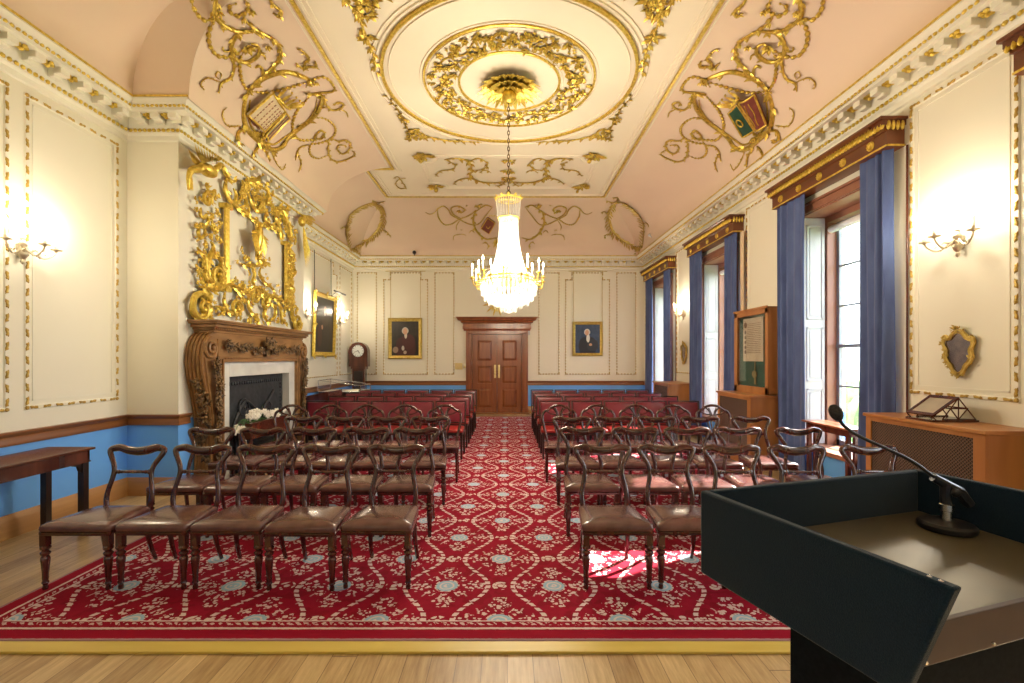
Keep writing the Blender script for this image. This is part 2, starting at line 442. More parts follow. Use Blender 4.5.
# --- ceiling: flat field, coves on every side, the cove pushed forward over the chimney breast
CR, CLN, CLF, CY = 2.18, -2.18, -2.69, 10.48
flat = MB()
for (a, b, c, d) in ((CLN, CR, YN, CY), (CLF, CLN, YN, 4.52), (CLF, CLN, 8.9, CY)): flat.box(a, b, c, d, HT, HT+.03)
struct(flat, 'ceiling', M['ceil'])
NT = 18
TS = [PI/2*i/NT for i in range(NT+1)]
zc = lambda t: ZC+(HT-ZC)*math.sin(t)
xr = lambda t: CR+1.37*math.cos(t)
yb = lambda t: CY+2.39*math.cos(t)
xf_ = lambda t: CLF-1.31*math.cos(t)
xb_ = lambda t: CLN-1.22*math.cos(t)
ys_ = lambda t: 5.02-.5*math.sin(t)**2
lin = lambda a, b, n: [a+(b-a)*i/n for i in range(n+1)]
cv = MB()
cv.grid([[(xr(t), y, zc(t)) for y in lin(YN, yb(t), 14)] for t in TS])
cv.grid([[(x, yb(t), zc(t)) for x in lin(xf_(t), xr(t), 12)] for t in TS])
cv.grid([[(xf_(t), y, zc(t)) for y in lin(8.9, yb(t), 6)] for t in TS])
cv.grid([[(xb_(t), y, zc(t)) for y in lin(ys_(t), 8.9, 8)] for t in TS])
cv.grid([[(xf_(t), y, zc(t)) for y in lin(YN, ys_(t), 8)] for t in TS])
cv.grid([[(x, ys_(t), zc(t)) for x in lin(xf_(t), xb_(t), 6)] for t in TS])
cv.grid([[(x, 8.9, zc(t)) for x in lin(xf_(t), xb_(t), 6)] for t in TS])
struct(cv, 'ceiling_cove', M['cove'], sharp=25)
# cap above so no sky leaks in
struct(MB().box(XL-.3, XR+.7, YN-.2, YF+.3, 5.2, 5.3), 'ceiling_roof_deck', M['ceil'])
def cell_(v): return math.sqrt(max(0, 1-min(1, max(0, v))**2))
def Hc(x, y):
    z = HT; k = HT-ZC
    if x > CR: z = min(z, ZC+k*cell_((x-CR)/1.37))
    if y > CY: z = min(z, ZC+k*cell_((y-CY)/2.39))
    if y < 8.9 and y > 4.5:
        if x < CLN: z = min(z, ZC+k*cell_((CLN-x)/1.22))
    elif x < CLF: z = min(z, ZC+k*cell_((CLF-x)/1.31))
    return z
def ray(px, py): return Vector(((px-VX)/FPX, 1, (VY-py)/FPX))
def onceil(px, py, off=.02):
    d = ray(px, py); t = 2.0
    while t < 14:
        if EYE+d.z*t >= Hc(d.x*t, t): break
        t += .02
    a, b = t-.02, t
    for _ in range(12):
        m = (a+b)/2
        if EYE+d.z*m >= Hc(d.x*m, m): b = m
        else: a = m
    p = Vector((d.x*b, b, EYE+d.z*b)); n = cnorm(p)
    if off > .03: return p-d.normalized()*off*1.25, n
    return p+n*off, n
def cnorm(p):
    e = .01; gx = (Hc(p.x+e, p.y)-Hc(p.x-e, p.y))/(2*e); gy = (Hc(p.x, p.y+e)-Hc(p.x, p.y-e))/(2*e)
    if abs(gx) > 6: gx = 6*(1 if gx > 0 else -1)
    if abs(gy) > 6: gy = 6*(1 if gy > 0 else -1)
    return Vector((gx, gy, -1)).normalized()
def onx(px, py, X, off=0):
    t = X*FPX/(px-VX); return Vector((X+off, t, EYE+(VY-py)/FPX*t))
def ony(px, py, Y): return Vector(((px-VX)/FPX*Y, Y, EYE+(VY-py)/FPX*Y))

# --- mouldings swept round the walls (path runs near-left -> back -> near-right, room on the right hand)
def sweep(mb, prof, path):
    n = len(path); P = [Vector((*p, 0)) for p in path]; rows = []
    for i in range(n):
        d0 = (P[i]-P[i-1]).normalized() if i > 0 else (P[1]-P[0]).normalized()
        d1 = (P[i+1]-P[i]).normalized() if i < n-1 else d0
        n0 = Vector((d0.y, -d0.x, 0)); n1 = Vector((d1.y, -d1.x, 0))
        m = (n0+n1); m = m/(m.dot(n0)) if m.length > 1e-6 else n0
        rows.append([P[i]+m*a+Vector((0, 0, z)) for (a, z) in prof])
    mb.grid([list(r_) for r_ in rows], close_u=True)
    for r_ in (rows[0], rows[-1]): mb.add(r_, [tuple(range(len(r_)))])
    return mb
WP = [(XL, YN), (XL, BY0), (XB, BY0), (XB, BY1), (XL, BY1), (XL, YF), (XR, YF), (XR, YN)]
corn = [(0, 3.99), (.02, 4.0), (.025, 4.05), (.05, 4.07), (.055, 4.115), (.065, 4.13), (.07, 4.235), (.235, 4.235), (.24, 4.262), (.262, 4.267),
        (.27, 4.29), (.295, 4.315), (.305, 4.325), (.305, 4.345), (0, 4.345)]
def flip_fix(mb): return mb
struct(sweep(MB(), corn, WP), 'trim_cornice', M['plaster'])
dado = [(0, .79), (.018, .79), (.022, .815), (.016, .83), (.016, .865), (.03, .88), (.042, .895), (.042, .91), (0, .912)]
skirt = [(0, 0), (.035, 0), (.035, .145), (.028, .16), (.018, .185), (.012, .2), (0, .2)]
FSY0, FSY1 = 5.46, 8.14
dd, sk = MB(), MB()
for seg in ([(XL, YN), (XL, BY0), (XB, BY0), (XB, FSY0+.04)], [(XB, FSY1-.02), (XB, BY1), (XL, BY1), (XL, YF), (DX0-.165, YF)], [(DX1+.165, YF), (XR, YF), (XR, OPENS[3][1]+.1)]):
    sweep(dd, dado, seg); sweep(sk, skirt, seg)
for k in (3, 2, 1, 0):
    a = OPENS[k][0]-.1; b = OPENS[k-1][1]+.1 if k else YN
    sweep(dd, dado, [(XR, a), (XR, b)]); sweep(sk, skirt, [(XR, a), (XR, b)])
struct(dd, 'trim_dado_rail', M['dado']); struct(sk, 'baseboard_room', M['skirt'])
# modillions, rosettes and gilt ropes of the cornice
mod, ros = MB(), MB()
rope_pts = []
for i in range(len(WP)-1):
    a, b = Vector((*WP[i], 0)), Vector((*WP[i+1], 0)); d = (b-a).normalized(); n = Vector((d.y, -d.x, 0)); L = (b-a).length
    conv_a = i in (2,); conv_b = i in (2,)
    s0, s1 = (.25 if not conv_a else -.06), (L-.25 if not conv_b else L+.06)
    if i == 1: s0, s1 = .25, L+.06
    if i == 3: s0, s1 = -.06, L-.25
    k = max(1, round((s1-s0)/.235)); st = (s1-s0)/k
    ang = math.atan2(d.y, d.x)
    mt = Matrix.Rotation(ang, 4, 'Z')
    for j in range(k+1):
        p = a+d*(s0+st*j)
        bk = MB().box(-.046, .046, -.19, -.07, 4.178, 4.236)
        bk.prism([(-.046, -.07), (.046, -.07), (.046, -.125), (-.046, -.125)], 'z', 4.15, 4.179)
        mod.join(bk, Matrix.Translation(p) @ mt)
        if j < k:
            q = p+d*(st/2)+n*.135
            for m_ in range(5):
                aa = 2*PI*m_/5; ros.ell(q+Vector((.034*math.cos(aa), .034*math.sin(aa), 4.222)), (.024, .024, .018), 5, 3)
            ros.ell(q+Vector((0, 0, 4.205)), (.022, .022, .022), 6, 4)
    # ropes: egg-shaped beads along the two gilt lines
    near = WP[i][1] < 9.5
    for (off, z, step, rr) in ((.058, 4.10, .056, .017), (.264, 4.266, .050, .013)):
        e0 = off if i not in (2,) else -off; e1 = L-(off if i not in (2,) else -off)
        if i == 1: e0, e1 = off, L+off
        if i == 3: e0, e1 = -off, L-off
        m_ = int((e1-e0)/step)
        for j in range(m_+1):
            p = a+d*(e0+(e1-e0)*(j+.5)/(m_+1))+n*off+Vector((0, 0, z))
            tw = .35 if j % 2 else -.35
            ros.ell(p, (step*.46, rr, rr*1.25), 5, 3, Matrix.Rotation(ang, 3, 'Z') @ Matrix.Rotation(tw, 3, 'Y'))
struct(mod, 'trim_modillions', M['plaster']); struct(ros, 'trim_cornice_gilding', M['gold'], sharp=60)
gl = sweep(MB(), [(.300, 4.338), (.316, 4.338), (.316, 4.356), (.300, 4.356)], WP)
struct(gl, 'trim_cornice_gilt_edge', M['gold'])
# gilt ceiling border
def gpath(mb, pts, r, z=HT, seg=8, flat=.7, closed=False):
    return mb.tube([Vector((p[0], p[1], z)) for p in pts], r, seg, closed, flat, up=(0, 0, 1))
bp = [(CLN, YN), (CLN, 8.9), (CLF, 8.9), (CLF, CY), (CR, CY), (CR, YN)]
g1, g2 = MB(), MB()
def strip(mb, path, off, wd, dz, z=HT):
    # flat raised fillet following the path at an inward offset
    return sweep(mb, [(off-wd/2, z-dz), (off+wd/2, z-dz), (off+wd/2, z+.01), (off-wd/2, z+.01)], path)
strip(g1, bp, .02, .036, .028)
for o_, w_, h_ in ((-.045, .022, .014), (.085, .03, .02), (.15, .016, .012)): strip(g2, bp, o_, w_, h_)
struct(g1, 'trim_ceiling_gilt_border', M['gold']); struct(g2, 'trim_ceiling_fillets', M['ceil'])
RX, RY = .03, 6.17
def ring(mb, r0, r1, h, seg=96):
    mb.lathe([(r0, 0), (r0, -h), ((r0+r1)/2, -h*1.25), (r1, -h), (r1, 0)], (RX, RY, HT+.001), seg); return mb
g1, g2 = MB(), MB()
for r in (.655, 1.105): ring(g1, r-.014, r+.014, .02)
ring(g1, 1.60, 1.64, .03)
for r0, r1, h in ((.69, .705, .012), (1.14, 1.16, .012), (1.055, 1.07, .01), (1.68, 1.70, .015), (1.74, 1.755, .012), (1.53, 1.545, .012)): ring(g2, r0, r1, h)
struct(g1, 'trim_ceiling_gilt_rings', M['gold']); struct(g2, 'trim_ceiling_ring_fillets', M['ceil'])
# --- wall panels with dashes of gilt leaf
PN = [0]
def wall_panel(corners, P, nrm, dash=.12, dl=.088, wd=.040, bw=1.0):
    """corners: 2-D outline (u along the wall, z); P maps (u, z) to the wall; nrm: into the room"""
    PN[0] += 1
    fr, gd = MB(), MB(); n = len(corners); nv = Vector(nrm)
    for i in range(n):
        a, b = Vector(P(*corners[i])), Vector(P(*corners[(i+1) % n])); d = (b-a); L = d.length; d.normalize(); s_ = nv.cross(d)
        # raised moulding
        A, B = a-d*(wd*.5), b+d*(wd*.5)
        prof = [(-wd*.5, 0), (-wd*.3, .012), (wd*.3, .012), (wd*.5, 0)]
        fr.grid([[A+s_*q+nv*h for (q, h) in prof], [B+s_*q+nv*h for (q, h) in prof]], close_u=True)
        k = max(1, round(L/dash)); st = L/k
        up = nv
        for j in range(k):
            c = a+d*(st*(j+.5))+nv*.014
            m = Matrix((d, s_, nv)).transposed() @ Matrix.Rotation(.28 if j % 2 else -.28, 3, 'Z')
            gd.ell(c, (dl*.5, wd*.26*bw, .012*bw), 6, 4, m)
            gd.ell(c+d*dl*.22, (dl*.2, wd*.36*bw, .013), 5, 3, m); gd.ell(c-d*dl*.25, (dl*.15, wd*.32*bw, .012), 5, 3, m)
        gd.ell(a+nv*.012, (wd*.5, wd*.5, .014), 6, 4, Matrix((d, s_, nv)).transposed())
    # inner groove line
    cx = sum(c[0] for c in corners)/n; cz = sum(c[1] for c in corners)/n
    o = struct(fr, 'trim_wall_panel', M['plaster']); gd.build('gilt_leaf_beading', M['bead'], o)
    return o
rect = lambda u0, u1, z0, z1: [(u0, z0), (u1, z0), (u1, z1), (u0, z1)]
PL = lambda u, z: (XL, u, z); PR = lambda u, z: (XR, u, z); PB = lambda u, z: (u, YF, z)
for (a, b) in ((2.5, 4.03), (4.20, 5.17)): wall_panel(rect(a, b, 1.105, 3.90), PL, (1, 0, 0))
fine = MB()
def groove(mb, a, b, z0, z1, P, nrm, t=.012):
    nv = Vector(nrm); c = rect(a, b, z0, z1)
    for i in range(4):
        A, B = Vector(P(*c[i])), Vector(P(*c[(i+1) % 4])); d = (B-A).normalized(); s_ = nv.cross(d)
        prof = [(-t/2, 0), (-t/2, .006), (t/2, .006), (t/2, 0)]
        mb.grid([[A-d*t/2+s_*q+nv*h for (q, h) in prof], [B+d*t/2+s_*q+nv*h for (q, h) in prof]], close_u=True)
for (a, b) in ((2.56, 3.97), (4.26, 5.11)): groove(fine, a, b, 1.17, 3.84, PL, (1, 0, 0))
for (a, b) in ((3.54, 4.46), (6.62, 7.52), (9.70, 10.62), (12.42+.3, 13.0)):
    wall_panel(rect(a, b, 1.23, 3.93), PR, (-1, 0, 0)); groove(fine, a+.06, b-.06, 1.29, 3.87, PR, (-1, 0, 0))
wall_panel([(8.85, 1.12), (11.85, 1.12), (11.85, 3.62), (11.6, 3.62), (11.6, 3.9), (9.1, 3.9), (9.1, 3.62), (8.85, 3.62)], PL, (1, 0, 0))
wall_panel(rect(12.05, 12.95, 1.12, 3.9), PL, (1, 0, 0))
kx = YF/FPX
X_ = lambda px: (px-VX)*kx
Z_ = lambda py: EYE+(VY-py)*kx
zb, zt, zs = Z_(374), Z_(273), Z_(279.8)
for (a, b) in ((357.5, 376.4), (435, 453.8), (539, 559), (616.8, 635.6)): wall_panel(rect(X_(a), X_(b), zb, zt), PB, (0, -1, 0), .082, .055, .04, 1.5)
for (a, b, c, d) in ((383.8, 427.5, 390.5, 420.8), (565.6, 609.4, 572, 602.6)):
    wall_panel([(X_(a), zb), (X_(b), zb), (X_(b), zs), (X_(d), zs), (X_(d), zt), (X_(c), zt), (X_(c), zs), (X_(a), zs)], PB, (0, -1, 0), .082, .055, .04, 1.5)
struct(fine, 'trim_panel_fillets', M['plaster'])
# --- carpet, nosing strip, threshold
solo(MB().box(CAR['x0'], CAR['x1'], CAR['y0'], CAR['y1'], .001, .014), 'carpet', M['carpet'], 'large crimson carpet with cream ogee garlands and pale blue medallions on the oak floor', 'carpet')
M['strip'] = plain('yellow_oak_strip', (.58, .42, .07), (.70, .54, .13), rough=.35, scale=3, stretch=(.3, 3, 1))
struct(MB().box(XL, XR, 2.455, 2.548, 0, .016), 'trim_floor_nosing', M['strip'], bev=.004)
struct(MB().box(DX0-.2, DX1+.2, YF-.22, YF, 0, .03), 'trim_door_threshold', M['dado'], bev=.004)
# --- double door
dr = bpy.data.objects.new('door_1', None); COL.objects.link(dr); dr.location = (DC, YF, 0); dr['kind'] = 'structure'; ORG['door_1'] = Vector((DC, YF, 0))
fw = .165
ar = MB()
for sgn, x in ((-1, DX0), (1, DX1)):
    ar.box(x, x+sgn*fw, YF-.05, YF+.02, 0, DZ+.04); ar.box(x+sgn*.05, x+sgn*.11, YF-.07, YF-.05, .14, DZ)
    ar.box(x+sgn*(fw-.035), x+sgn*fw, YF-.075, YF-.05, 0, DZ+.04); ar.box(x, x+sgn*(fw+.01), YF-.085, YF-.05, 0, .15)
    ar.box(x-sgn*.0, x+sgn*.02, YF-.0, YF+.1, 0, DZ)
ar.box(DX0-fw, DX1+fw, YF-.05, YF, DZ, DZ+.12)
ar.build('architrave', M['doorwood'], dr, bev=.004)
en = MB()
epts = [(0, DZ+.10), (.06, DZ+.10), (.07, DZ+.14), (.09, DZ+.16), (.09, DZ+.22), (.08, DZ+.23), (.08, DZ+.30), (.13, DZ+.32), (.15, DZ+.37), (.22, DZ+.39), (.23, DZ+.43), (.27, DZ+.46), (.27, DZ+.475), (0, DZ+.475)]
x0, x1 = DX0-fw, DX1+fw
sweep(en, epts, [(x0, YF), (x0, YF-.001), (x1, YF-.001), (x1, YF)])
en.build('entablature', M['doorwood'], dr)
for sgn in (0, 1):
    a = DX0+.004 if sgn == 0 else DC+.003; b = DC-.003 if sgn == 0 else DX1-.004
    lf = MB(); y1 = YF+.09; y0 = YF+.02
    pz = [(.16, .70), (.84, 1.33), (1.47, 2.05)]; pa, pb = a+.14, b-.14
    lf.box(a, b, y0+.035, y1, .012, DZ-.005)
    lf.box(a, pa, y0, y0+.035, .012, DZ-.005); lf.box(pb, b, y0, y0+.035, .012, DZ-.005)
    zz = [.012]+[q for p in pz for q in p]+[DZ-.005]
    for i in range(0, len(zz), 2): lf.box(pa, pb, y0, y0+.035, zz[i], zz[i+1])
    for (q0, q1) in pz:
        i_ = .035
        lf.add([(pa+i_*.3, y0+.0345, q0+i_*.3), (pb-i_*.3, y0+.0345, q0+i_*.3), (pb-i_*.3, y0+.0345, q1-i_*.3), (pa+i_*.3, y0+.0345, q1-i_*.3),
                (pa+i_*2, y0+.010, q0+i_*2), (pb-i_*2, y0+.010, q0+i_*2), (pb-i_*2, y0+.010, q1-i_*2), (pa+i_*2, y0+.010, q1-i_*2)],
               [(4, 5, 6, 7), (0, 1, 5, 4), (1, 2, 6, 5), (2, 3, 7, 6), (3, 0, 4, 7)])
    d_ = lf.build('door_leaf', M['doorwood'], dr, sharp=15)
    hx = DC-.055 if sgn == 0 else DC+.055
    hp = MB().box(hx-.028, hx+.028, y0-.006, y0, .99, 1.36); hp.build('push_plate', M['brass'], d_, bev=.002)
    kb = MB().lathe([(.0, -.055), (.02, -.05), (.026, -.035), (.018, -.015), (.012, 0), (0, 0)], (hx, y0-.005, 1.12), 12, 'y')
    kb.tube([(hx, y0-.006, 1.32), (hx, y0-.04, 1.3), (hx, y0-.04, 1.2), (hx, y0-.006, 1.18)], .008, 6)
    kb.build('door_handle', M['brass'], d_)
# --- windows on the right wall
for k, (a, b) in enumerate(OPENS):
    w_ = bpy.data.objects.new('window_%d' % (k+1), None); COL.objects.link(w_); w_['kind'] = 'structure'; c = (XR+.45, (a+b)/2, .42); w_.location = c; ORG[w_.name] = Vector(c)
    z0, z1 = .42, 3.40
    rv = MB()      # wooden box frame, head, sill
    for yy, s in ((a, 1), (b, -1)):
        rv.box(XR+.30, XR+.50, yy, yy+s*.06, z0, z1); rv.box(XR-.02, XR, yy-s*.09, yy, z0, z1+.08)
        rv.box(XR+.002, XR+.30, yy, yy+s*.012, z0, z1)
    rv.box(XR-.025, XR, a-.09, b+.09, z1, z1+.09); rv.box(XR-.045, XR, a-.11, b+.11, z1+.09, z1+.12)
    rv.box(XR, XR+.5, a, b, z1-.02, z1); rv.box(XR+.30, XR+.5, a+.06, b-.06, z1-.10, z1-.02)
    rv.box(XR-.04, XR+.5, a-.06, b+.06, z0-.04, z0+.01)
    rv.build('window_frame', M['revealwood'], w_, bev=.003)
    sh = MB()
    for yy, s in ((a, 1), (b, -1)):
        y_ = yy+s*.012
        sh.box(XR+.02, XR+.29, y_, y_+s*.02, z0+.02, z1-.03)
        for (q0, q1) in ((z0+.08, 1.15), (1.25, 1.95), (2.05, z1-.12)):
            for (A_, B_, C_, D_) in ((XR+.05, XR+.262, q0, q0+.02), (XR+.05, XR+.262, q1-.02, q1), (XR+.05, XR+.07, q0, q1), (XR+.242, XR+.262, q0, q1)):
                sh.box(A_, B_, y_+s*.02, y_+s*.03, C_, D_)
            sh.box(XR+.09, XR+.222, y_+s*.02, y_+s*.026, q0+.05, q1-.05)
    sh.build('shutter_panelling', M['white'], w_, bev=.002)
    gb = MB(); X0, X1 = XR+.42, XR+.455; ya, yb_ = a+.06, b-.06
    gb.box(X0, X1, ya, ya+.05, z0, z1-.1); gb.box(X0, X1, yb_-.05, yb_, z0, z1-.1); gb.box(X0, X1, ya, yb_, z0, z0+.08); gb.box(X0, X1, ya, yb_, z1-.15, z1-.1)
    for z in (.68+.0, 1.19, 2.215, 2.73): gb.box(X0+.005, X1-.005, ya, yb_, z-.011, z+.011)
    gb.box(X0-.01, X1, ya, yb_, 1.68, 1.725)
    for f in (1/3, 2/3): y_ = ya+(yb_-ya)*f; gb.box(X0+.006, X1-.006, y_-.010, y_+.010, z0+.05, z1-.12)
    gb.build('sash_bars', M['sash'], w_)
    MB().box(X0+.012, X0+.016, ya+.03, yb_-.03, z0+.05, z1-.12).build('pane', M['glass'], w_)
    bl = MB().lathe([(0, ya+.01), (.045, ya+.01), (.045, yb_-.01), (0, yb_-.01)], (XR+.34, 0, z1-.19), 14, 'y')
    tag(bl.build('roller_blind', M['blind']), 'white rolled-up blind at the head of the %s window' % ['nearest, half out of view', 'large right-hand', 'middle', 'farthest'][k], 'blind', 'rolled window blinds')
# garden beyond the windows
struct(MB().box(4.9, 30, -20, 35, -1.2, -1.1), 'ground_lawn', M['hedge'])
hd = MB()
for i in range(160):
    y = -6+i*.18+R.uniform(-.1, .1)
    hd.ell((9.5+R.uniform(-.6, .6), y, -.6+R.uniform(0, 1.0)), (R.uniform(.5, .8), R.uniform(.3, .6), R.uniform(.5, .8)), 7, 5)
tag(hd.build('hedge', M['hedge']), 'sunlit green hedge outside the right-hand windows', 'hedge')
# ------------------------------------------------------------------ chairs (front towards -y, origin at the middle of the front edge)
def rrect(wf, wr_, y0, y1, r=.03, n=4):
    pts = []
    cs = [(-wf/2, y0, PI, 1.5*PI), (wf/2, y0, 1.5*PI, 2*PI), (wr_/2, y1, 0, .5*PI), (-wr_/2, y1, .5*PI, PI)]
    for (x, y, a0, a1) in cs:
        cx = x-math.copysign(r, x); cy = y+r if y == y0 else y-r
        for i in range(n+1):
            a = a0+(a1-a0)*i/n; pts.append((cx+r*math.cos(a), cy+r*math.sin(a)))
    return pts
def cushion(mb, wf, wr_, y0, y1, z0, z1, crown, r=.03):
    cy = (y0+y1)/2; prof = [(1, z0), (1.012, z0+(z1-z0)*.35), (1.0, z1-(z1-z0)*.2), (.975, z1), (.90, z1+crown*.35), (.72, z1+crown*.75), (.4, z1+crown*.97), (.1, z1+crown)]
    base = rrect(wf, wr_, y0, y1, r); rows = []
    for (s, z) in prof: rows.append([(x*s, cy+(y-cy)*s, z) for (x, y) in base])
    mb.grid(rows, close_u=True); mb.add(rows[-1], [tuple(range(len(base)))]); mb.add(rows[0], [tuple(range(len(base)-1, -1, -1))]); return mb
def turned_leg(x, y, top=.365):
    mb = MB()
    mb.box(x-.021, x+.021, y-.021, y+.021, top-.075, top)
    p = [(.012, 0), (.014, .012), (.011, .03), (.017, .045), (.013, .06), (.015, .075), (.0145, .10), (.019, .16), (.022, .20), (.020, .215), (.015, .222), (.023, .235), (.024, .245), (.016, .255), (.017, .262), (.025, .272), (.025, .284), (.019, .292)]
    mb.lathe([(r*1.22, z*(top-.073)/.292) for (r, z) in p], (x, y, 0), 10); return mb
KID = [(.150, .375, .445), (.158, .40, .452), (.170, .47, .462), (.166, .54, .474), (.149, .625, .490), (.143, .685, .502), (.154, .735, .513), (.181, .785, .528), (.203, .825, .540), (.206, .852, .549), (.178, .862, .556), (.135, .866, .556), (.07, .846, .55), (0, .838, .548)]
KR = [.020, .020, .020, .0185, .018, .0185, .019, .0195, .021, .023, .026, .030, .033, .034]
def kidney_chair():
    t = thing('balloon_back_chair', '', 'chair'); KZ = lambda z: .40+(z-.40)*.945 if z > .4 else z
    cushion(MB(), .476, .405, .004, .43, .392, .428, .030).build('seat', M['leather'], t, sharp=50)
    fr = MB()
    b0, b1 = rrect(.470, .397, .010, .425, .02), rrect(.476, .403, .006, .43, .02)
    rows = [[(x, y, .362) for x, y in b0], [(x, y, .37) for x, y in b1], [(x, y, .385) for x, y in b1], [(x, y, .388) for x, y in b0], [(x, y, .394) for x, y in b0]]
    fr.grid(rows, close_u=True); fr.add(rows[0], [tuple(range(len(b0)-1, -1, -1))]); fr.build('seat_rail', M['chairwood'], t)
    for s in (-1, 1): turned_leg(s*.21, .035).build('leg', M['chairwood'], t)
    for s in (-1, 1):
        pts = smooth([(s*.165, .415, .40), (s*.166, .425, .28), (s*.170, .45, .14), (s*.175, .50, .008)], 4)
        n = len(pts); MB().tube(pts, [.021-.007*i/(n-1) for i in range(n)], 7).build('leg', M['chairwood'], t)
    half = smooth([(x, y, KZ(z)) for (x, z, y) in KID], 3); rr = []
    for i in range(len(half)):
        a = i/3; j = int(a); f = a-j; rr.append(KR[min(j, len(KR)-1)]*(1-f)+KR[min(j+1, len(KR)-1)]*f)
    left = [Vector((-p.x, p.y, p.z)) for p in half]
    full = half+left[::-1][1:]; rf = rr+rr[::-1][1:]
    bk = MB().tube(full, rf, 8, flat=.72, up=(0, 1, .1))
    bk.build('back_frame', M['chairwood'], t, sharp=60)
    cb = MB(); y, z = .500, .668
    cb.tube([(-.15, y, z), (-.10, y, z), (0, y, z), (.10, y, z), (.15, y, z)], [.010, .010, .013, .010, .010], 8)
    for s in (-1, 1):
        for q in range(3): cb.ell((s*(.125-.022*q), y-.004, z), (.012, .013, .020-.004*q), 7, 5)
    cb.build('crossbar', M['chairwood'], t); return t
def splat_chair():
    t = thing('pierced_splat_chair', '', 'chair')
    cushion(MB(), .476, .41, .004, .44, .42, .44, .022).build('seat', M['leather'], t, sharp=50)
    fr = MB(); b0 = rrect(.472, .406, .006, .436, .02); rows = [[(x, y, .362) for x, y in b0], [(x, y, .42) for x, y in b0]]
    fr.grid(rows, close_u=True); fr.add(rows[0], [tuple(range(len(b0)-1, -1, -1))]); fr.build('seat_rail', M['chairwood'], t)
    for s in (-1, 1):
        MB().tube([(s*.208, .035, .40), (s*.208, .035, .2), (s*.208, .035, 0)], [.026, .022, .018], 4, up=(.7, .7, 0)).build('leg', M['chairwood'], t)
        MB().tube(smooth([(s*.18, .42, .40), (s*.18, .43, .2), (s*.185, .48, .008)], 3), .018, 6).build('leg', M['chairwood'], t)
    pts = [(.165, .435, .40), (.180, .452, .52), (.205, .470, .62), (.222, .486, .72), (.215, .500, .79), (.185, .508, .825), (.150, .512, .838), (.110, .518, .868), (.06, .522, .893), (0, .524, .900)]
    half = smooth(pts, 3); full = half+[Vector((-p.x, p.y, p.z)) for p in half[::-1][1:]]
    MB().tube(full, .017, 8, flat=.7, up=(0, 1, .1)).build('back_frame', M['chairwood'], t, sharp=60)
    sp = MB()
    P = lambda x, z: (x, .437+(z-.40)*.175, z)
    for s in (-1, 1):
        sp.tube(smooth([P(s*.035, .42), P(s*.028, .50), P(s*.055, .60), P(s*.070, .68), P(s*.050, .735), P(s*.030, .785), P(s*.055, .84), P(s*.09, .872)], 4), .0115, 6, flat=.7, up=(0, 1, 0))
        sp.tube(smooth([P(s*.012, .42), P(s*.010, .52), P(s*.022, .60), P(s*.030, .68), P(s*.012, .75), P(s*.020, .80), P(s*.05, .87)], 4), .009, 6, flat=.7, up=(0, 1, 0))
        sp.tube(smooth([P(s*.032, .78), P(s*.085, .785), P(s*.13, .80), P(s*.17, .825)], 4), .009, 6, flat=.7, up=(0, 1, 0))
    sp.tube([P(-.16, .425), P(.16, .425)], .016, 6); sp.tube([P(-.05, .74), P(.05, .74)], .012, 6)
    sp.build('splat', M['chairwood'], t, sharp=60); return t
def padded_chair():
    t = thing('upholstered_chair', '', 'chair')
    cushion(MB(), .485, .45, .004, .45, .41, .45, .018).build('seat', M['leather_red'], t, sharp=50)
    MB().box(-.235, .235, .01, .44, .365, .41).build('seat_rail', M['blackwood'], t)
    for s in (-1, 1):
        MB().tube([(s*.215, .035, .40), (s*.215, .035, .002)], [.026, .020], 4, up=(.7, .7, 0)).build('leg', M['blackwood'], t)
        MB().tube([(s*.215, .425, .40), (s*.218, .47, .006)], [.026, .020], 4, up=(.7, .7, 0)).build('leg', M['blackwood'], t)
    P = lambda x, z, o=0: (x, .44+(z-.42)*.16+o, z)
    fr = MB()
    for s in (-1, 1): fr.tube([P(s*.235, .39), P(s*.238, .84)], .014, 4, up=(.7, .7, 0))
    fr.tube([P(-.245, .838), P(.245, .838)], .012, 4, up=(0, .7, .7)); fr.tube([P(-.235, .50), P(.235, .50)], .014, 4, up=(0, .7, .7))
    fr.build('back_frame', M['blackwood'], t)
    pd = MB(); rows = []
    for (s, o) in ((1, .016), (1, -.006), (.97, -.018), (.85, -.026), (.5, -.032), (.05, -.034)):
        rows.append([P(x*s, .668+(z-.668)*s, o) for (x, z) in [(-.218, .515), (.218, .515), (.222, .822), (-.222, .822)]])
    pd.grid([r_ for r_ in rows], close_u=True); pd.add(rows[0], [(0, 1, 2, 3)]); pd.add(rows[-1], [(3, 2, 1, 0)])
    pd.build('back_pad', M['maroon'], t, sharp=25); return t
ORD = ['aisle-end', 'second from the aisle', 'third from the aisle', 'fourth from the aisle', 'outermost']
LX = [-.87, -1.37, -1.865, -2.36, -2.86]; RX_ = [.742, 1.240, 1.737, 2.235, 2.80]
kid, spl, pad = kidney_chair(), splat_chair(), padded_chair()
first = {kid: 1, spl: 1, pad: 1}
def put(proto, x, y, rz, label, group):
    if first[proto]:
        first[proto] = 0; proto.location = (x, y, .0145); proto.rotation_euler = (0, 0, rz); proto['label'] = label; proto['group'] = group; return proto
    return copy_thing(proto, (x, y, .0145), rz, label, group)
ROWN = ['front', 'second', 'third']
for r, y in enumerate((3.09, 4.0, 4.88)):
    for side, xs in (('left', LX), ('right', RX_)):
        for i, x in enumerate(xs):
            if r == 2 and side == 'left' and i == 4: continue
            z = R.uniform(-.02, .02)
            put(kid, x+R.uniform(-.006, .006), y+R.uniform(-.02, .02), z, 'balloon-back chair, %s of the %s row, %s of the aisle' % (ORD[i], ROWN[r], side), 'balloon-back chairs in the three nearest rows')
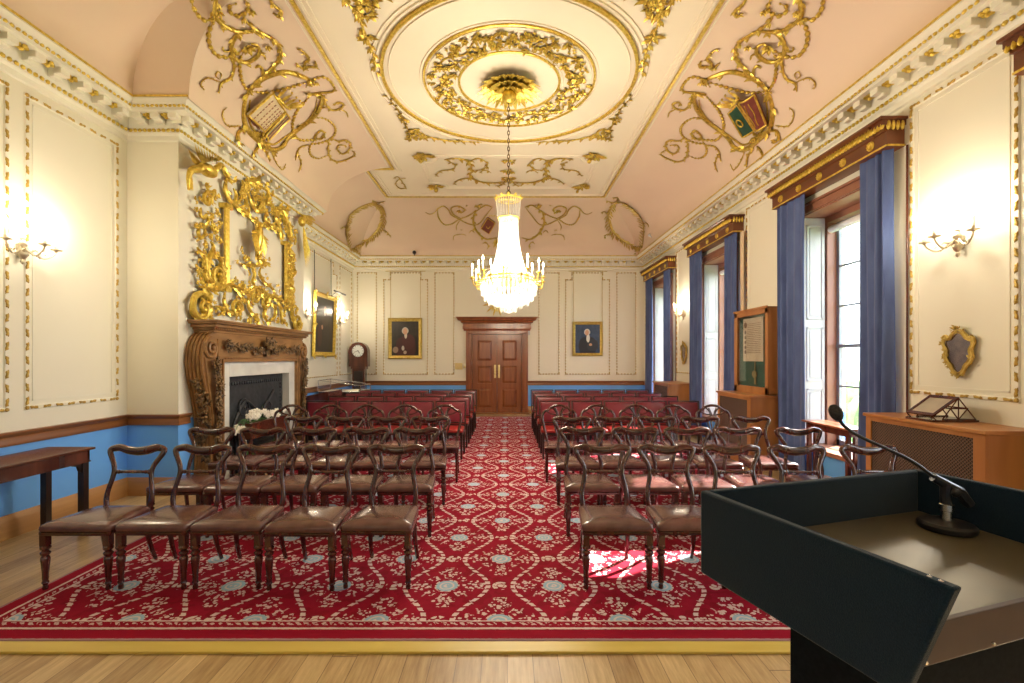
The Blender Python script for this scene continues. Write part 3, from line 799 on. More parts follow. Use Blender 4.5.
# the backless seat at the outer end of the third row
bn = thing('long_stool', 'low backless leather-topped stool before the fireplace, outer end of the third row', 'stool', (-2.90, 4.92, .014))
mb = cushion(MB(), .48, .46, .004, .44, .405, .432, .015).xf(Matrix.Translation((-2.90, 4.92, .014))); mb.build('seat', M['leather'], bn, sharp=50)
mb = MB().box(-.235, .235, .008, .436, .36, .406).xf(Matrix.Translation((-2.90, 4.92, .014))); mb.build('seat_rail', M['chairwood'], bn)
for sx in (-.21, .21):
    for sy in (.035, .40): turned_leg(sx, sy).xf(Matrix.Translation((-2.90, 4.92, .014))).build('leg', M['chairwood'], bn)
for side, xs in (('left', [-.83, -1.35, -1.87, -2.36, -2.87]), ('right', [.70, 1.21, 1.73, 2.22, 2.74])):
    for i, x in enumerate(xs):
        put(spl, x, 5.78+R.uniform(-.01, .01), R.uniform(-.015, .015), 'pierced-splat chair, %s, fourth row, %s of the aisle' % (ORD[i], side), 'pierced-splat chairs in the fourth row')
BR = ['nearest', 'second', 'third', 'rearmost']
for r, y in enumerate((7.08, 8.0, 8.88, 9.76)):
    for side, s, x0 in (('left', -1, -.66-.245), ('right', 1, .52+.245)):
        for i in range(5):
            put(pad, x0+s*.521*i, y, 0, 'maroon padded chair, %s, %s padded row, %s of the aisle' % (ORD[i], BR[r], side), 'maroon upholstered chairs at the back of the hall')

# ------------------------------------------------------------------ lectern with microphone
U = Vector((.954, .30, 0)); V = Vector((.30, -.954, 0)); A0 = Vector((.479, 1.166, 0))
LM = Matrix(((U.x, V.x, 0, A0.x), (U.y, V.y, 0, A0.y), (0, 0, 1, 0), (0, 0, 0, 1)))   # s along the front, l towards the speaker
def lbox(mb, s0, s1, l0, l1, z0, z1): mb.join(MB().box(s0, s1, l0, l1, z0, z1), LM); return mb
lt = thing('lectern', 'large navy felt-covered lectern with a brown sloping top, right foreground', 'lectern', tuple(A0))
WW = .77; th = .022
side = [(0, 1.018), (.455, 1.018), (.522, 1.222), (0, 1.222)]
def lprism(poly, s0, s1):
    return MB().prism(poly, 'x', s0, s1).xf(LM)
lprism(side, 0, th).build('side_panel', M['felt'], lt, bev=.005)
lprism(side, WW-th, WW).build('side_panel', M['felt'], lt, bev=.005)
lprism([(0, 1.018), (th, 1.018), (th, 1.222), (0, 1.222)], th, WW-th).build('front_panel', M['felt'], lt, bev=.005)
lprism([(th, 1.085), (.402, 1.070), (.402, 1.088), (th, 1.105)], th, WW-th).build('desk_top', M['tray'], lt)
lprism([(.402, 1.019), (.414, 1.019), (.414, 1.090), (.402, 1.090)], th, WW-th).build('fascia', M['fascia'], lt, bev=.002)
sc = MB()
for s in (.12, .3, .5, .68): sc.ell(LM @ Vector((s, .415, 1.028)), .004, 6, 4)
for l in (.50, .485): sc.ell(LM @ Vector((.011, l, 1.218)), .0055, 7, 5)
sc.build('screw', M['steel'], lt)
bd = MB(); bd.prism([(.12, .15), (.65, .15), (.62, .38), (.15, .38)], 'z', .08, 1.018)
bd.xf(LM).build('body', M['blackcloth'], lt)
MB().prism([(.08, .12), (.69, .12), (.69, .42), (.08, .42)], 'z', .001, .08).xf(LM).build('plinth', M['blackcloth'], lt, bev=.006)
mc = thing('gooseneck_microphone', 'black gooseneck microphone on a round base on the lectern top', 'microphone', (1.154, 1.234, 1.10))
mx, my, mz = 1.154, 1.234, 1.1005
ND = (U*0+V*.065); tilt = Matrix.Translation((mx, my, mz)) @ Matrix.Rotation(.0, 4, 'X')
MB().lathe([(0, 0), (.058, 0), (.061, .005), (.061, .014), (.055, .020), (.03, .024), (.016, .026), (0, .026)], (mx, my, mz), 40).build('base', M['blackmetal'], mc)
MB().lathe([(.012, .024), (.012, .048), (.016, .05), (.016, .066), (.010, .07), (0, .07)], (mx, my, mz), 14).build('mount', M['steel'], mc)
cl = MB().tube([(mx, my, mz+.06), (mx-.004, my, mz+.085), (mx-.002, my, mz+.12)], [.013, .011, .013], 10)
cl.tube([(mx+.055, my-.006, mz+.066), (mx+.03, my-.004, mz+.098), (mx-.03, my+.006, mz+.135)], [.012, .015, .011], 10)
cl.ell((mx+.01, my-.015, mz+.10), (.012, .010, .012), 8, 5)
cl.build('clip', M['blackmetal'], mc)
neck = smooth([(mx-.02, my+.004, mz+.128), (mx-.07, my+.02, mz+.172), (mx-.13, my+.035, mz+.205), (mx-.19, my+.05, mz+.235), (mx-.225, my+.06, mz+.262), (mx-.237, my+.066, mz+.285)], 6)
MB().tube(neck, .0045, 8).build('gooseneck', M['blackmetal'], mc)
e0 = neck[-1]; mm = (neck[-1]-neck[-3]).normalized().to_track_quat('Z', 'Y').to_matrix()
MB().ell(e0+mm @ Vector((0, 0, .014)), (.0165, .0165, .024), 16, 10, mm).build('windshield', M['foam'], mc)

# ------------------------------------------------------------------ side table, left
tb = thing('side_table', 'long narrow dark mahogany side table against the blue left wall', 'table', (-3.91, 3.3, 0))
MB().box(-4.13, -3.70, 2.3, 4.23, .732, .752).build('tabletop', M['mahog'], tb, bev=.005)
ap = MB()
ap.box(-4.11, -4.09, 2.34, 4.19, .63, .732).box(-3.74, -3.72, 2.34, 4.19, .63, .732).box(-4.11, -3.72, 4.17, 4.19, .63, .732).box(-4.11, -3.72, 2.34, 2.36, .63, .732)
ap.box(-4.112, -3.714, 2.335, 4.196, .628, .638)
ap.build('apron', M['mahog'], tb)
for y in (2.37, 4.16):
    for x in (-4.08, -3.75):
        MB().box(x-.027, x+.027, y-.027, y+.027, .0, .63).build('leg', M['blackwood'], tb, bev=.003)
        s = 1 if y < 3 else -1
        MB().prism([(y+s*.027, .63), (y+s*.13, .63), (y+s*.10, .61), (y+s*.06, .60), (y+s*.05, .565), (y+s*.027, .54)], 'x', x-.01, x+.01).build('bracket', M['blackwood'], tb)

# ------------------------------------------------------------------ radiator covers, document case, book rest, window table (right)
def rad_cover(y0, y1, x0, h, label):
    t = thing('radiator_cover', label, 'radiator cover', ((x0+XR)/2, (y0+y1)/2, 0), 'boxed radiators between the windows')
    MB().box(x0-.02, XR-.002, y0-.02, y1+.015, h-.03, h).build('top', M['oak'], t, bev=.004)
    f = MB(); f.box(x0, x0+.03, y0, y0+.09, 0, h-.031).box(x0, x0+.03, y1-.06, y1, 0, h-.031).box(x0, x0+.03, y0+.09, y1-.06, 0, .14).box(x0, x0+.03, y0+.09, y1-.06, h-.07, h-.031)
    f.box(x0+.03, XR-.003, y0, y0+.02, 0, h-.03).box(x0+.03, XR-.003, y1-.02, y1, 0, h-.03)
    f.build('case', M['oakz'], t, bev=.002)
    MB().box(x0+.012, x0+.02, y0+.09, y1-.06, .14, h-.07).build('grille', M['grille'], t)
    return t
rad_cover(3.36, 4.48, 3.42, 1.03, 'nearest oak radiator cover with brown lattice grille, carrying the book rest')
rad_cover(6.49, 7.50, 3.36, 1.03, 'oak radiator cover under the framed document case')
rad_cover(9.59, 10.6, 3.30, 1.03, 'farthest radiator cover, darker, between the back two windows')
dc = thing('document_case', 'oak wall case lined in green with a parchment and pendant seal', 'display case', (3.73, 7.0, 1.032))
y0, y1, z0, z1, xf = 6.53, 7.49, 1.032, 2.27, 3.64
f = MB(); f.box(xf, XR-.002, y0, y0+.02, z0, z1).box(xf, XR-.002, y1-.02, y1, z0, z1).box(xf, XR-.002, y0, y1, z1-.02, z1).box(xf, XR-.002, y0, y1, z0, z0+.02)
f.box(xf-.02, xf, y0, y1, z1-.09, z1).box(xf-.02, xf, y0, y1, z0, z0+.10).box(xf-.02, xf, y0, y0+.07, z0, z1).box(xf-.02, xf, y1-.09, y1, z0, z1)
f.box(xf-.035, xf-.02, y0-.01, y1+.01, z1-.02, z1+.012)
f.build('frame', M['oakz'], dc, bev=.003)
MB().box(xf+.055, xf+.065, y0+.02, y1-.02, z0+.02, z1-.02).build('backboard', M['green'], dc)
MB().box(xf-.004, xf, y0+.07, y1-.09, z0+.10, z1-.09).build('glass_pane', M['glass'], dc)
def parch_mat():
    m, nt, bs = new_mat('written_parchment'); vec, x, y, z = coords(nt)
    nz = noise(nt, vec, 6, 4)
    c = mixc(nt, (.62, .56, .40), (.74, .68, .52), nz)
    nt.links.new(c, bs.inputs['Base Color']); bs.inputs['Roughness'].default_value = .7; return m
M['parch'] = parch_mat(); M['ink'] = plain('brown_ink', (.16, .12, .09), (.25, .2, .14), rough=.8, scale=60)
M['wax'] = plain('bronze_seal', (.22, .20, .09), (.3, .27, .12), rough=.5)
pr = MB(); rows = []
for i in range(13):
    yy = 6.74+.56*i/12; rows.append([(xf+.035+.006*math.sin(i*.9), yy, zz) for zz in (1.50, 1.56, 2.13, 2.15)])
pr.grid(rows); o = pr.build('parchment', M['parch'], dc)
ik = MB()
for i in range(17):
    z = 2.06-i*.027; ya = 6.80; yb2 = 7.18 if i > 1 else 7.16
    y = ya
    while y < yb2:
        L = R.uniform(.015, .06); ik.box(xf+.026, xf+.0275, y, min(y+L, yb2), z, z+.006); y += L+.012
ik.ell((xf+.026, 7.225, 2.05), (.002, .045, .045), 12, 8)
for i in range(5): ik.ell((xf+.026, 7.23, 1.94-i*.075), (.002, .028, .03), 8, 6)
ik.build('writing', M['ink'], o)
sl = MB().lathe([(0, -.012), (.05, -.012), (.058, 0), (.05, .01), (0, .012)], (xf+.035, 6.98, 1.31), 18, 'x'); sl.box(xf+.040, xf+.044, 6.97, 6.99, 1.35, 1.51); sl.box(xf+.040, xf+.044, 6.955, 7.005, 1.16, 1.27)
sl.build('pendant_seal', M['wax'], dc)
br = thing('book_rest', 'small wooden fretwork book rest with a sloping top on the nearest radiator cover', 'book rest', (3.58, 3.92, 1.03))
MB().box(3.30+.14, 3.82, 3.80, 4.06, 1.031, 1.047).build('base', M['mahog'], br, bev=.003)
M['rest_panel'] = plain('pale_panel', (.42, .36, .28), (.5, .44, .34), rough=.3, scale=8)
def slab(mb, x0, z0, x1, z1, y0, y1, t):
    d = Vector((x1-x0, 0, z1-z0)).normalized(); n = Vector((-d.z, 0, d.x))
    a, b = Vector((x0, 0, z0)), Vector((x1, 0, z1)); vs = []
    for y in (y0, y1): vs += [a+Vector((0, y, 0)), b+Vector((0, y, 0)), b+n*t+Vector((0, y, 0)), a+n*t+Vector((0, y, 0))]
    return mb.add(vs, [(0, 1, 2, 3), (7, 6, 5, 4), (0, 4, 5, 1), (1, 5, 6, 2), (2, 6, 7, 3), (3, 7, 4, 0)])
sp = MB(); xa, za, xb, zb_ = 3.45, 1.075, 3.66, 1.225
slab(sp, xa, za, xb, zb_, 3.80, 3.825, .012); slab(sp, xa, za, xb, zb_, 4.035, 4.06, .012)
slab(sp, xa, za, xa+.025, za+.018, 3.80, 4.06, .012); slab(sp, xb-.025, zb_-.018, xb, zb_, 3.80, 4.06, .012)
sp.build('sloping_frame', M['mahog'], br)
pn = MB(); slab(pn, xa+.02, za+.014, xb-.02, zb_-.014, 3.82, 4.04, .006); pn.build('sloping_panel', M['rest_panel'], br)
lg = MB()
for y in (3.81, 4.05):
    B = lambda a, b: lg.tube([(a[0], y, a[1]), (b[0], y, b[1])], .006, 4)
    B((3.66, 1.225), (3.80, 1.05)); B((3.66, 1.225), (3.66, 1.05)); B((3.66, 1.225), (3.53, 1.05)); B((3.53, 1.05), (3.80, 1.05)); B((3.595, 1.14), (3.735, 1.14)); B((3.595, 1.14), (3.66, 1.05)); B((3.735, 1.14), (3.66, 1.05)); B((3.45, 1.075), (3.48, 1.045))
for x, z in ((3.735, 1.14), (3.66, 1.225), (3.60, 1.14)): lg.tube([(x, 3.81, z), (x, 4.05, z)], .006, 4)
lg.build('fretwork_support', M['mahog'], br)
wt = thing('window_table', 'small mahogany table standing before the large right-hand window', 'table', (3.62, 5.35, 0))
MB().box(3.655, 3.93, 5.04, 5.84, .765, .785).build('tabletop', M['doorwood'], wt, bev=.004)
MB().box(3.69, 3.84, 5.08, 5.80, .69, .765).build('apron', M['mahog'], wt)
for x in (3.71, 3.79):
    for y in (5.11, 5.77): MB().box(x-.02, x+.02, y-.02, y+.02, 0, .69).build('leg', M['mahog'], wt)

# ------------------------------------------------------------------ pelmets and curtains
NM = ['nearest window, mostly out of view', 'large right-hand window', 'middle window', 'farthest window']
for k, y0 in enumerate(WIN_Y0):
    y1 = y0+2.0; xp = XR-.20
    p = thing('pelmet', 'carved mahogany pelmet with gilt gadrooning and roundels over the %s' % NM[k], 'pelmet', (XR, (y0+y1)/2, 3.6), 'window pelmets')
    b = MB()
    prof = [(0, 3.60), (.165, 3.60), (.165, 3.74), (.18, 3.75), (.20, 3.83), (.25, 3.855), (.25, 3.875), (0, 3.875)]
    pth = [(XR, y1), (XR-.001, y1), (XR-.001, y0), (XR, y0)]
    # path with room on the right hand: going -y has the room on its right? flip x
    b2 = MB(); sweep(b2, prof, [(XR-.002, y1), (XR-.003, y1-.0), (XR-.003, y0), (XR-.002, y0)] if False else [(XR-.01, y1-.165), (XR-.01, y0+.165)])
    b.join(b2)
    # ends returned
    b.prism([(XR, y1-.165), (XR-.175, y1-.165), (XR-.175, y1-.02), (XR, y1-.02)], 'z', 3.60, 3.75)
    b.prism([(XR, y0+.165), (XR-.175, y0+.165), (XR-.175, y0+.02), (XR, y0+.02)], 'z', 3.60, 3.75)
    for (ya, s) in ((y0, -1), (y1, 1)):
        e = ya-s*.165
        b.prism([(XR, e), (XR-.19, e), (XR-.205, ya-s*.02), (XR, ya-s*.02)], 'z', 3.75, 3.80)
        b.prism([(XR, e), (XR-.22, e), (XR-.235, ya+s*.0), (XR, ya+s*.0)], 'z', 3.80, 3.85)
        b.prism([(XR, e), (XR-.26, e), (XR-.26, ya+s*.02), (XR, ya+s*.02)], 'z', 3.85, 3.876)
    b.build('board', M['pelmet'], p)
    g = MB()
    n = 46
    for i in range(n):
        yy = y0+.0+(y1-y0)*(i+.5)/n; m = Matrix.Rotation(.35, 3, 'Y')
        g.ell((xp-.014, yy, 3.805), (.022, .021, .052), 6, 4, m)
    for i in range(4):
        g.ell((xp+.03+i*.045, y0+.004, 3.80), (.021, .020, .050), 6, 4)
    g.build('gilt_gadrooning', M['gold'], p, sharp=60)
    ge = MB().box(XR-.184, XR-.172, y0+.018, y1-.018, 3.602, 3.618).box(XR-.172, XR, y0+.008, y0+.019, 3.602, 3.618); ge.build('gilt_edge', M['gold'], p)
    for i in range(5):
        yy = y0+.22+i*.39; r_ = MB().lathe([(0, -.018), (.02, -.017), (.024, -.008), (.040, -.012), (.048, 0), (0, 0)], (XR-.176, yy, 3.685), 16, 'x')
        for a in range(8): r_.ell((XR-.19, yy+.033*math.cos(a*PI/4), 3.685+.033*math.sin(a*PI/4)), (.006, .009, .009), 5, 3)
        r_.build('gilt_roundel', M['gold'], p, sharp=50)
    def curtain(ya, yb2, zbot, ph, n_f, name, label, flare=.0, xc=XR-.10, amp=.048, mat='curtain', t=.008):
        rows = []; rows2 = []; nu = n_f*9
        for zi in range(15):
            z = 3.598-(3.598-zbot)*zi/14; r0 = []; r1 = []; w_ = .75+.25*math.sin(zi*.45+ph); g_ = zi/14
            for i in range(nu+1):
                u = i/nu; yy = ya+(yb2-ya)*(u+flare*g_*(u-.5)*1.0)
                a = amp*(.6+.4*math.sin(u*5+ph+zi*.06))*(.7+.4*g_)
                x = xc+a*math.sin(2*PI*n_f*u+ph+.35*math.sin(zi*.3+u*7))
                r0.append((x, yy+.006*math.sin(zi*.5+u*9), z)); r1.append((x+t, yy+.006*math.sin(zi*.5+u*9), z))
            rows.append(r0); rows2.append(r1)
        mb = MB(); mb.grid(rows[::-1]); mb.grid(rows2)
        mb.grid([rows[0], rows2[0]][::-1]); mb.grid([rows[-1], rows2[-1]])
        mb.grid([[r_[0] for r_ in rows], [r_[0] for r_ in rows2]]); mb.grid([[r_[-1] for r_ in rows2], [r_[-1] for r_ in rows]])
        return mb.build(name, M[mat], label=label, sharp=60)
    for (wh, ya, yb2, zb_) in (('near', y0+.06, y0+.47, .03), ('far', y1-.66, y1-.09, 0.03)):
        if k == 0 and wh == 'near': continue
        c_ = thing('curtain', 'blue velvet curtain on the %s side of the %s' % (wh, NM[k]), 'curtain', (XR-.1, (ya+yb2)/2, zb_), 'blue velvet curtains')
        zb3 = .03 if (wh == 'near' and k == 0) else zb_
        o = curtain(ya, yb2, zb3, k*1.3+(0 if wh == 'near' else 2), 4, 'drape', None, flare=.0, xc=XR-(.135 if wh == 'far' else .11))
        def adopt(o): 
            o.parent = c_; o.matrix_parent_inverse = Matrix.Translation(-Vector(c_.location)); return o
        adopt(o)
        if wh == 'near' and k == 2: 
            l = curtain(y0-.07, y0+.04, .03, k, 2, 'lining', 'cream lining turned back at the edge', xc=XR-.055, amp=.012, mat='lining'); adopt(l)
    if k: solo(MB().tube([(XR-.018, y0-.03-.07*(k == 2), .22), (XR-.018, y0-.03-.07*(k == 2), 3.59)], .010, 8), 'curtain_pole_batten', M['mahog'], 'thin dark upright batten beside the near curtain of the %s' % NM[k], 'batten')
# ------------------------------------------------------------------ carving helpers
def strand(mb, pts, r, normals, seg=7, kind='band', n=5, closed=False, leaves=0, lw=1.0):
    """gilt scroll through pts; kind: band / rope (beaded) / thin; leaves: spacing of side leaves, 0 none"""
    P = smooth(pts, n, closed); m = len(P)
    N = normals if isinstance(normals, Vector) else None
    L = [0.0]
    for i in range(1, m): L.append(L[-1]+(P[i]-P[i-1]).length)
    rs = []
    for i in range(m):
        t = L[i]/max(1e-6, L[-1]); e = min(1, .45+3*min(t, 1-t)) if not closed else 1
        rs.append(r*e)
    if kind == 'rope':
        mb.tube(P, [q*.38 for q in rs], 5, closed, .8)
        s = 0; step = r*3.0; i = 0
        while s < L[-1]:
            while i < m-2 and L[i+1] < s: i += 1
            f = (s-L[i])/max(1e-6, L[i+1]-L[i]); p = P[i].lerp(P[i+1], f); d = (P[i+1]-P[i]).normalized()
            mb.ell(p, (rs[i]*1.05, rs[i]*.95, rs[i]*1.3), 6, 4, d.to_track_quat('Z', 'Y').to_matrix() @ Matrix.Rotation(.3, 3, 'X')); s += step
    else:
        mb.tube(P, rs, seg, closed, .85)
    if leaves:
        s = leaves*.5; k = 0; i = 0
        while s < L[-1]:
            while i < m-2 and L[i+1] < s: i += 1
            d = (P[i+1]-P[i]).normalized(); nv = N if N is not None else normals(P[i])
            sd_ = nv.cross(d).normalized()*(1 if k % 2 else -1)
            mb.leaf(P[i], d*.8+sd_*.8+nv*.15, nv, r*4.2*lw, r*2.2*lw); mb.leaf(P[i], d*1.0+sd_*.35+nv*.3, nv, r*3.4*lw, r*1.8*lw)
            s += leaves; k += 1
    return mb
def curl(mb, c, u, v, r0, r, turns=1.4, a0=0, sgn=1, n=26):
    """a volute in the plane (u, v) around c"""
    nv = Vector(u).cross(Vector(v)); pts = []; rr = []
    for i in range(n):
        t = i/(n-1); a = a0+sgn*2*PI*turns*t; q = r0*(1-.88*t)
        pts.append(Vector(c)+Vector(u)*(q*math.cos(a))+Vector(v)*(q*math.sin(a))+nv*(.25*r0*t)); rr.append(r*(1-.45*t))
    mb.tube(pts, rr, 7); mb.ell(pts[-1], r*1.15, 7, 5); return mb
def rosette(mb, p, n, r, petals=6):
    n = Vector(n); u = n.orthogonal().normalized(); v = n.cross(u)
    for i in range(petals):
        a = 2*PI*i/petals; d = u*math.cos(a)+v*math.sin(a); mb.leaf(Vector(p)+d*r*.15, d+n*.25, n, r*.95, r*.75, .35, .35)
    mb.ell(Vector(p)+n*r*.25, r*.28, 7, 5); return mb
def foliage(mb, p, n, r, k=8, berries=3, lift=.4):
    n = Vector(n); u = n.orthogonal().normalized(); v = n.cross(u)
    for i in range(k):
        a = R.uniform(0, 2*PI); d = u*math.cos(a)+v*math.sin(a); mb.leaf(Vector(p)+d*r*R.uniform(0, .35)+n*R.uniform(0, r*.3*lift), d+n*R.uniform(.0, .8)*lift, n, r*R.uniform(.55, .95), r*R.uniform(.3, .5), .4, .4*lift*2)
    for i in range(berries):
        a = R.uniform(0, 2*PI); mb.ell(Vector(p)+(u*math.cos(a)+v*math.sin(a))*r*R.uniform(0, .55)+n*r*R.uniform(.25, .5), r*R.uniform(.14, .24), 7, 5)
    return mb
def rocaille(mb, p, n, r, k=3):
    """a knot of little C-scrolls, shells and lobes"""
    n = Vector(n); u = n.orthogonal().normalized(); v = n.cross(u); p = Vector(p)
    for i in range(k):
        a = R.uniform(0, 2*PI); d = u*math.cos(a)+v*math.sin(a)
        curl(mb, p+d*r*R.uniform(.2, .55)+n*r*.15, u, v, r*R.uniform(.32, .5), r*R.uniform(.12, .17), 1.2, R.uniform(0, 6), R.choice((-1, 1)), 14)
    for i in range(k+1):
        a = R.uniform(0, 2*PI); d = u*math.cos(a)+v*math.sin(a); m = Matrix((d, n.cross(d), n)).transposed()
        mb.ell(p+d*r*R.uniform(.3, .8)+n*r*.1, (r*R.uniform(.22, .34), r*.15, r*.16), 7, 5, m)
        mb.leaf(p+d*r*.3, d+n*.15, n, r*R.uniform(.5, .8), r*.3, .5, .4)
    return mb
# ------------------------------------------------------------------ ceiling ornaments
CN = lambda P: cnorm(P)
cA = lambda X, Y: (190+X/7.59, Y/7.59)
cB = lambda X, Y: (210+X/6.827, 80+Y/6.827)
SCR = [  # (kind, radius, leaf spacing, points)
 ('rope', .020, 0, [cA(*p) for p in [(20,-40),(22,30),(40,85),(90,140),(150,142),(205,125)]]),
 ('rope', .020, 0, [cA(*p) for p in [(205,130),(155,190),(135,270),(150,350),(200,415),(270,428),(320,415),(380,385),(430,355)]]),
 ('band', .020, .14, [cA(*p) for p in [(210,-50),(185,60),(190,120),(240,175),(320,222),(400,235),(500,230)]]),
 ('rope', .020, 0, [cA(*p) for p in [(345,20),(300,40),(300,80),(350,112),(410,95),(440,60),(430,10),(400,-30)]]),
 ('band', .018, .11, [cA(*p) for p in [(400,110),(430,160),(500,220),(590,270),(650,310),(685,370),(680,440),(640,490),(600,530),(550,580),(480,640),(440,683)]]),
 ('band', .020, .16, [cA(*p) for p in [(480,228),(380,245),(330,290),(310,350),(320,410),(360,455),(430,465),(490,435),(525,390),(510,340),(460,325)]]),
 ('thin', .010, 0, [cA(*p) for p in [(522,402),(560,415),(572,448)]]),
 ('rope', .018, 0, [cA(*p) for p in [(400,390),(375,450),(375,530),(390,610),(430,680),(480,720)]]),
 ('thin', .012, .12, [cA(*p) for p in [(325,430),(328,520),(300,590),(230,630),(215,690)]]),
 ('thin', .007, .07, [cA(*p) for p in [(225,622),(180,602),(130,588),(85,612),(75,650),(100,672)]]),
 ('thin', .006, 0, [cA(*p) for p in [(222,600),(190,572),(205,538),(232,560),(220,600)]]),
 ('band', .015, 0, [cA(*p) for p in [(490,510),(520,495),(548,525),(545,575)]]),
 ('thin', .010, 0, [cA(*p) for p in [(245,350),(250,378),(280,385),(305,370)]]),
 ('band', .026, .30, [(249,91),(256,82),(268,75),(286,71),(303,76),(313,81)]),
 ('rope', .019, 0, [(247,90),(266,92),(286,87.5),(305,82)]),
 ('thin', .014, .10, [(296,62),(303,68),(305,62),(309,58),(302,50),(297,48)]),
 ('thin', .014, .12, [(303,70),(308,66),(316,66),(315,60)]),
 ('rope', .018, 0, [(306,86),(311,80),(322,76),(330,80),(336,90)]),
 ('band', .030, .30, [cB(*p) for p in [(270,60),(240,120),(225,200),(230,290),(260,350),(310,400),(370,450),(430,475),(490,450),(530,390),(600,330),(680,270),(740,200),(765,120),(740,90),(680,95)]]),
 ('band', .013, 0, [cB(*p) for p in [(270,130),(258,220),(270,300),(310,360),(370,420),(430,438),(490,400),(560,350),(650,290),(715,200),(730,130)]]),
 ('rope', .019, 0, [cB(*p) for p in [(690,95),(640,150),(590,210),(560,290),(570,360),(610,405),(680,405),(740,400),(775,365)]]),
 ('thin', .014, .12, [cB(*p) for p in [(780,100),(790,160),(830,200),(890,190),(910,160),(870,148),(848,168)]]),
 ('thin', .010, 0, [cB(*p) for p in [(890,195),(930,215),(942,250)]]),
 ('thin', .014, .12, [cB(*p) for p in [(690,90),(760,82),(830,75),(852,55)]]),
 ('rope', .017, 0, [cB(*p) for p in [(680,268),(750,252),(820,280),(855,330),(840,380),(790,412),(730,430),(690,432),(675,475),(690,515),(740,532),(805,510)]]),
 ('band', .014, .12, [cB(*p) for p in [(820,390),(870,412),(930,408),(960,440),(940,482),(900,500),(868,470),(880,440),(925,442)]]),
 ('band', .014, .14, [cB(*p) for p in [(812,400),(805,470),(820,530),(870,555),(940,535),(990,505),(968,478)]]),
 ('band', .013, .10, [cB(*p) for p in [(700,420),(720,370),(760,340),(780,370),(750,400),(715,385)]]),
 ('thin', .012, .12, [cB(*p) for p in [(680,440),(620,452),(590,490),(580,545)]]),
 ('thin', .010, .09, [cB(*p) for p in [(595,500),(618,570),(600,625)]]),
 ('band', .020, .14, [cB(*p) for p in [(330,375),(250,345),(195,350),(180,395),(212,432)]]),
 ('band', .016, .12, [cB(*p) for p in [(330,450),(300,490),(288,525)]]),
 ('band', .014, .12, [cB(*p) for p in [(350,455),(392,520),(402,595)]]),
 ('thin', .008, .09, [cB(*p) for p in [(415,490),(450,570),(490,612),(512,570)]]),
 ('thin', .007, .08, [cB(*p) for p in [(110,185),(80,215),(85,270),(120,315),(205,310)]]),
 ('band', .014, .10, [(264,-20),(272,2),(281,10),(279,16),(273,12)]),
]
BALLS = [(435, 352), (465, 75), (590, 345), (215, 85)]
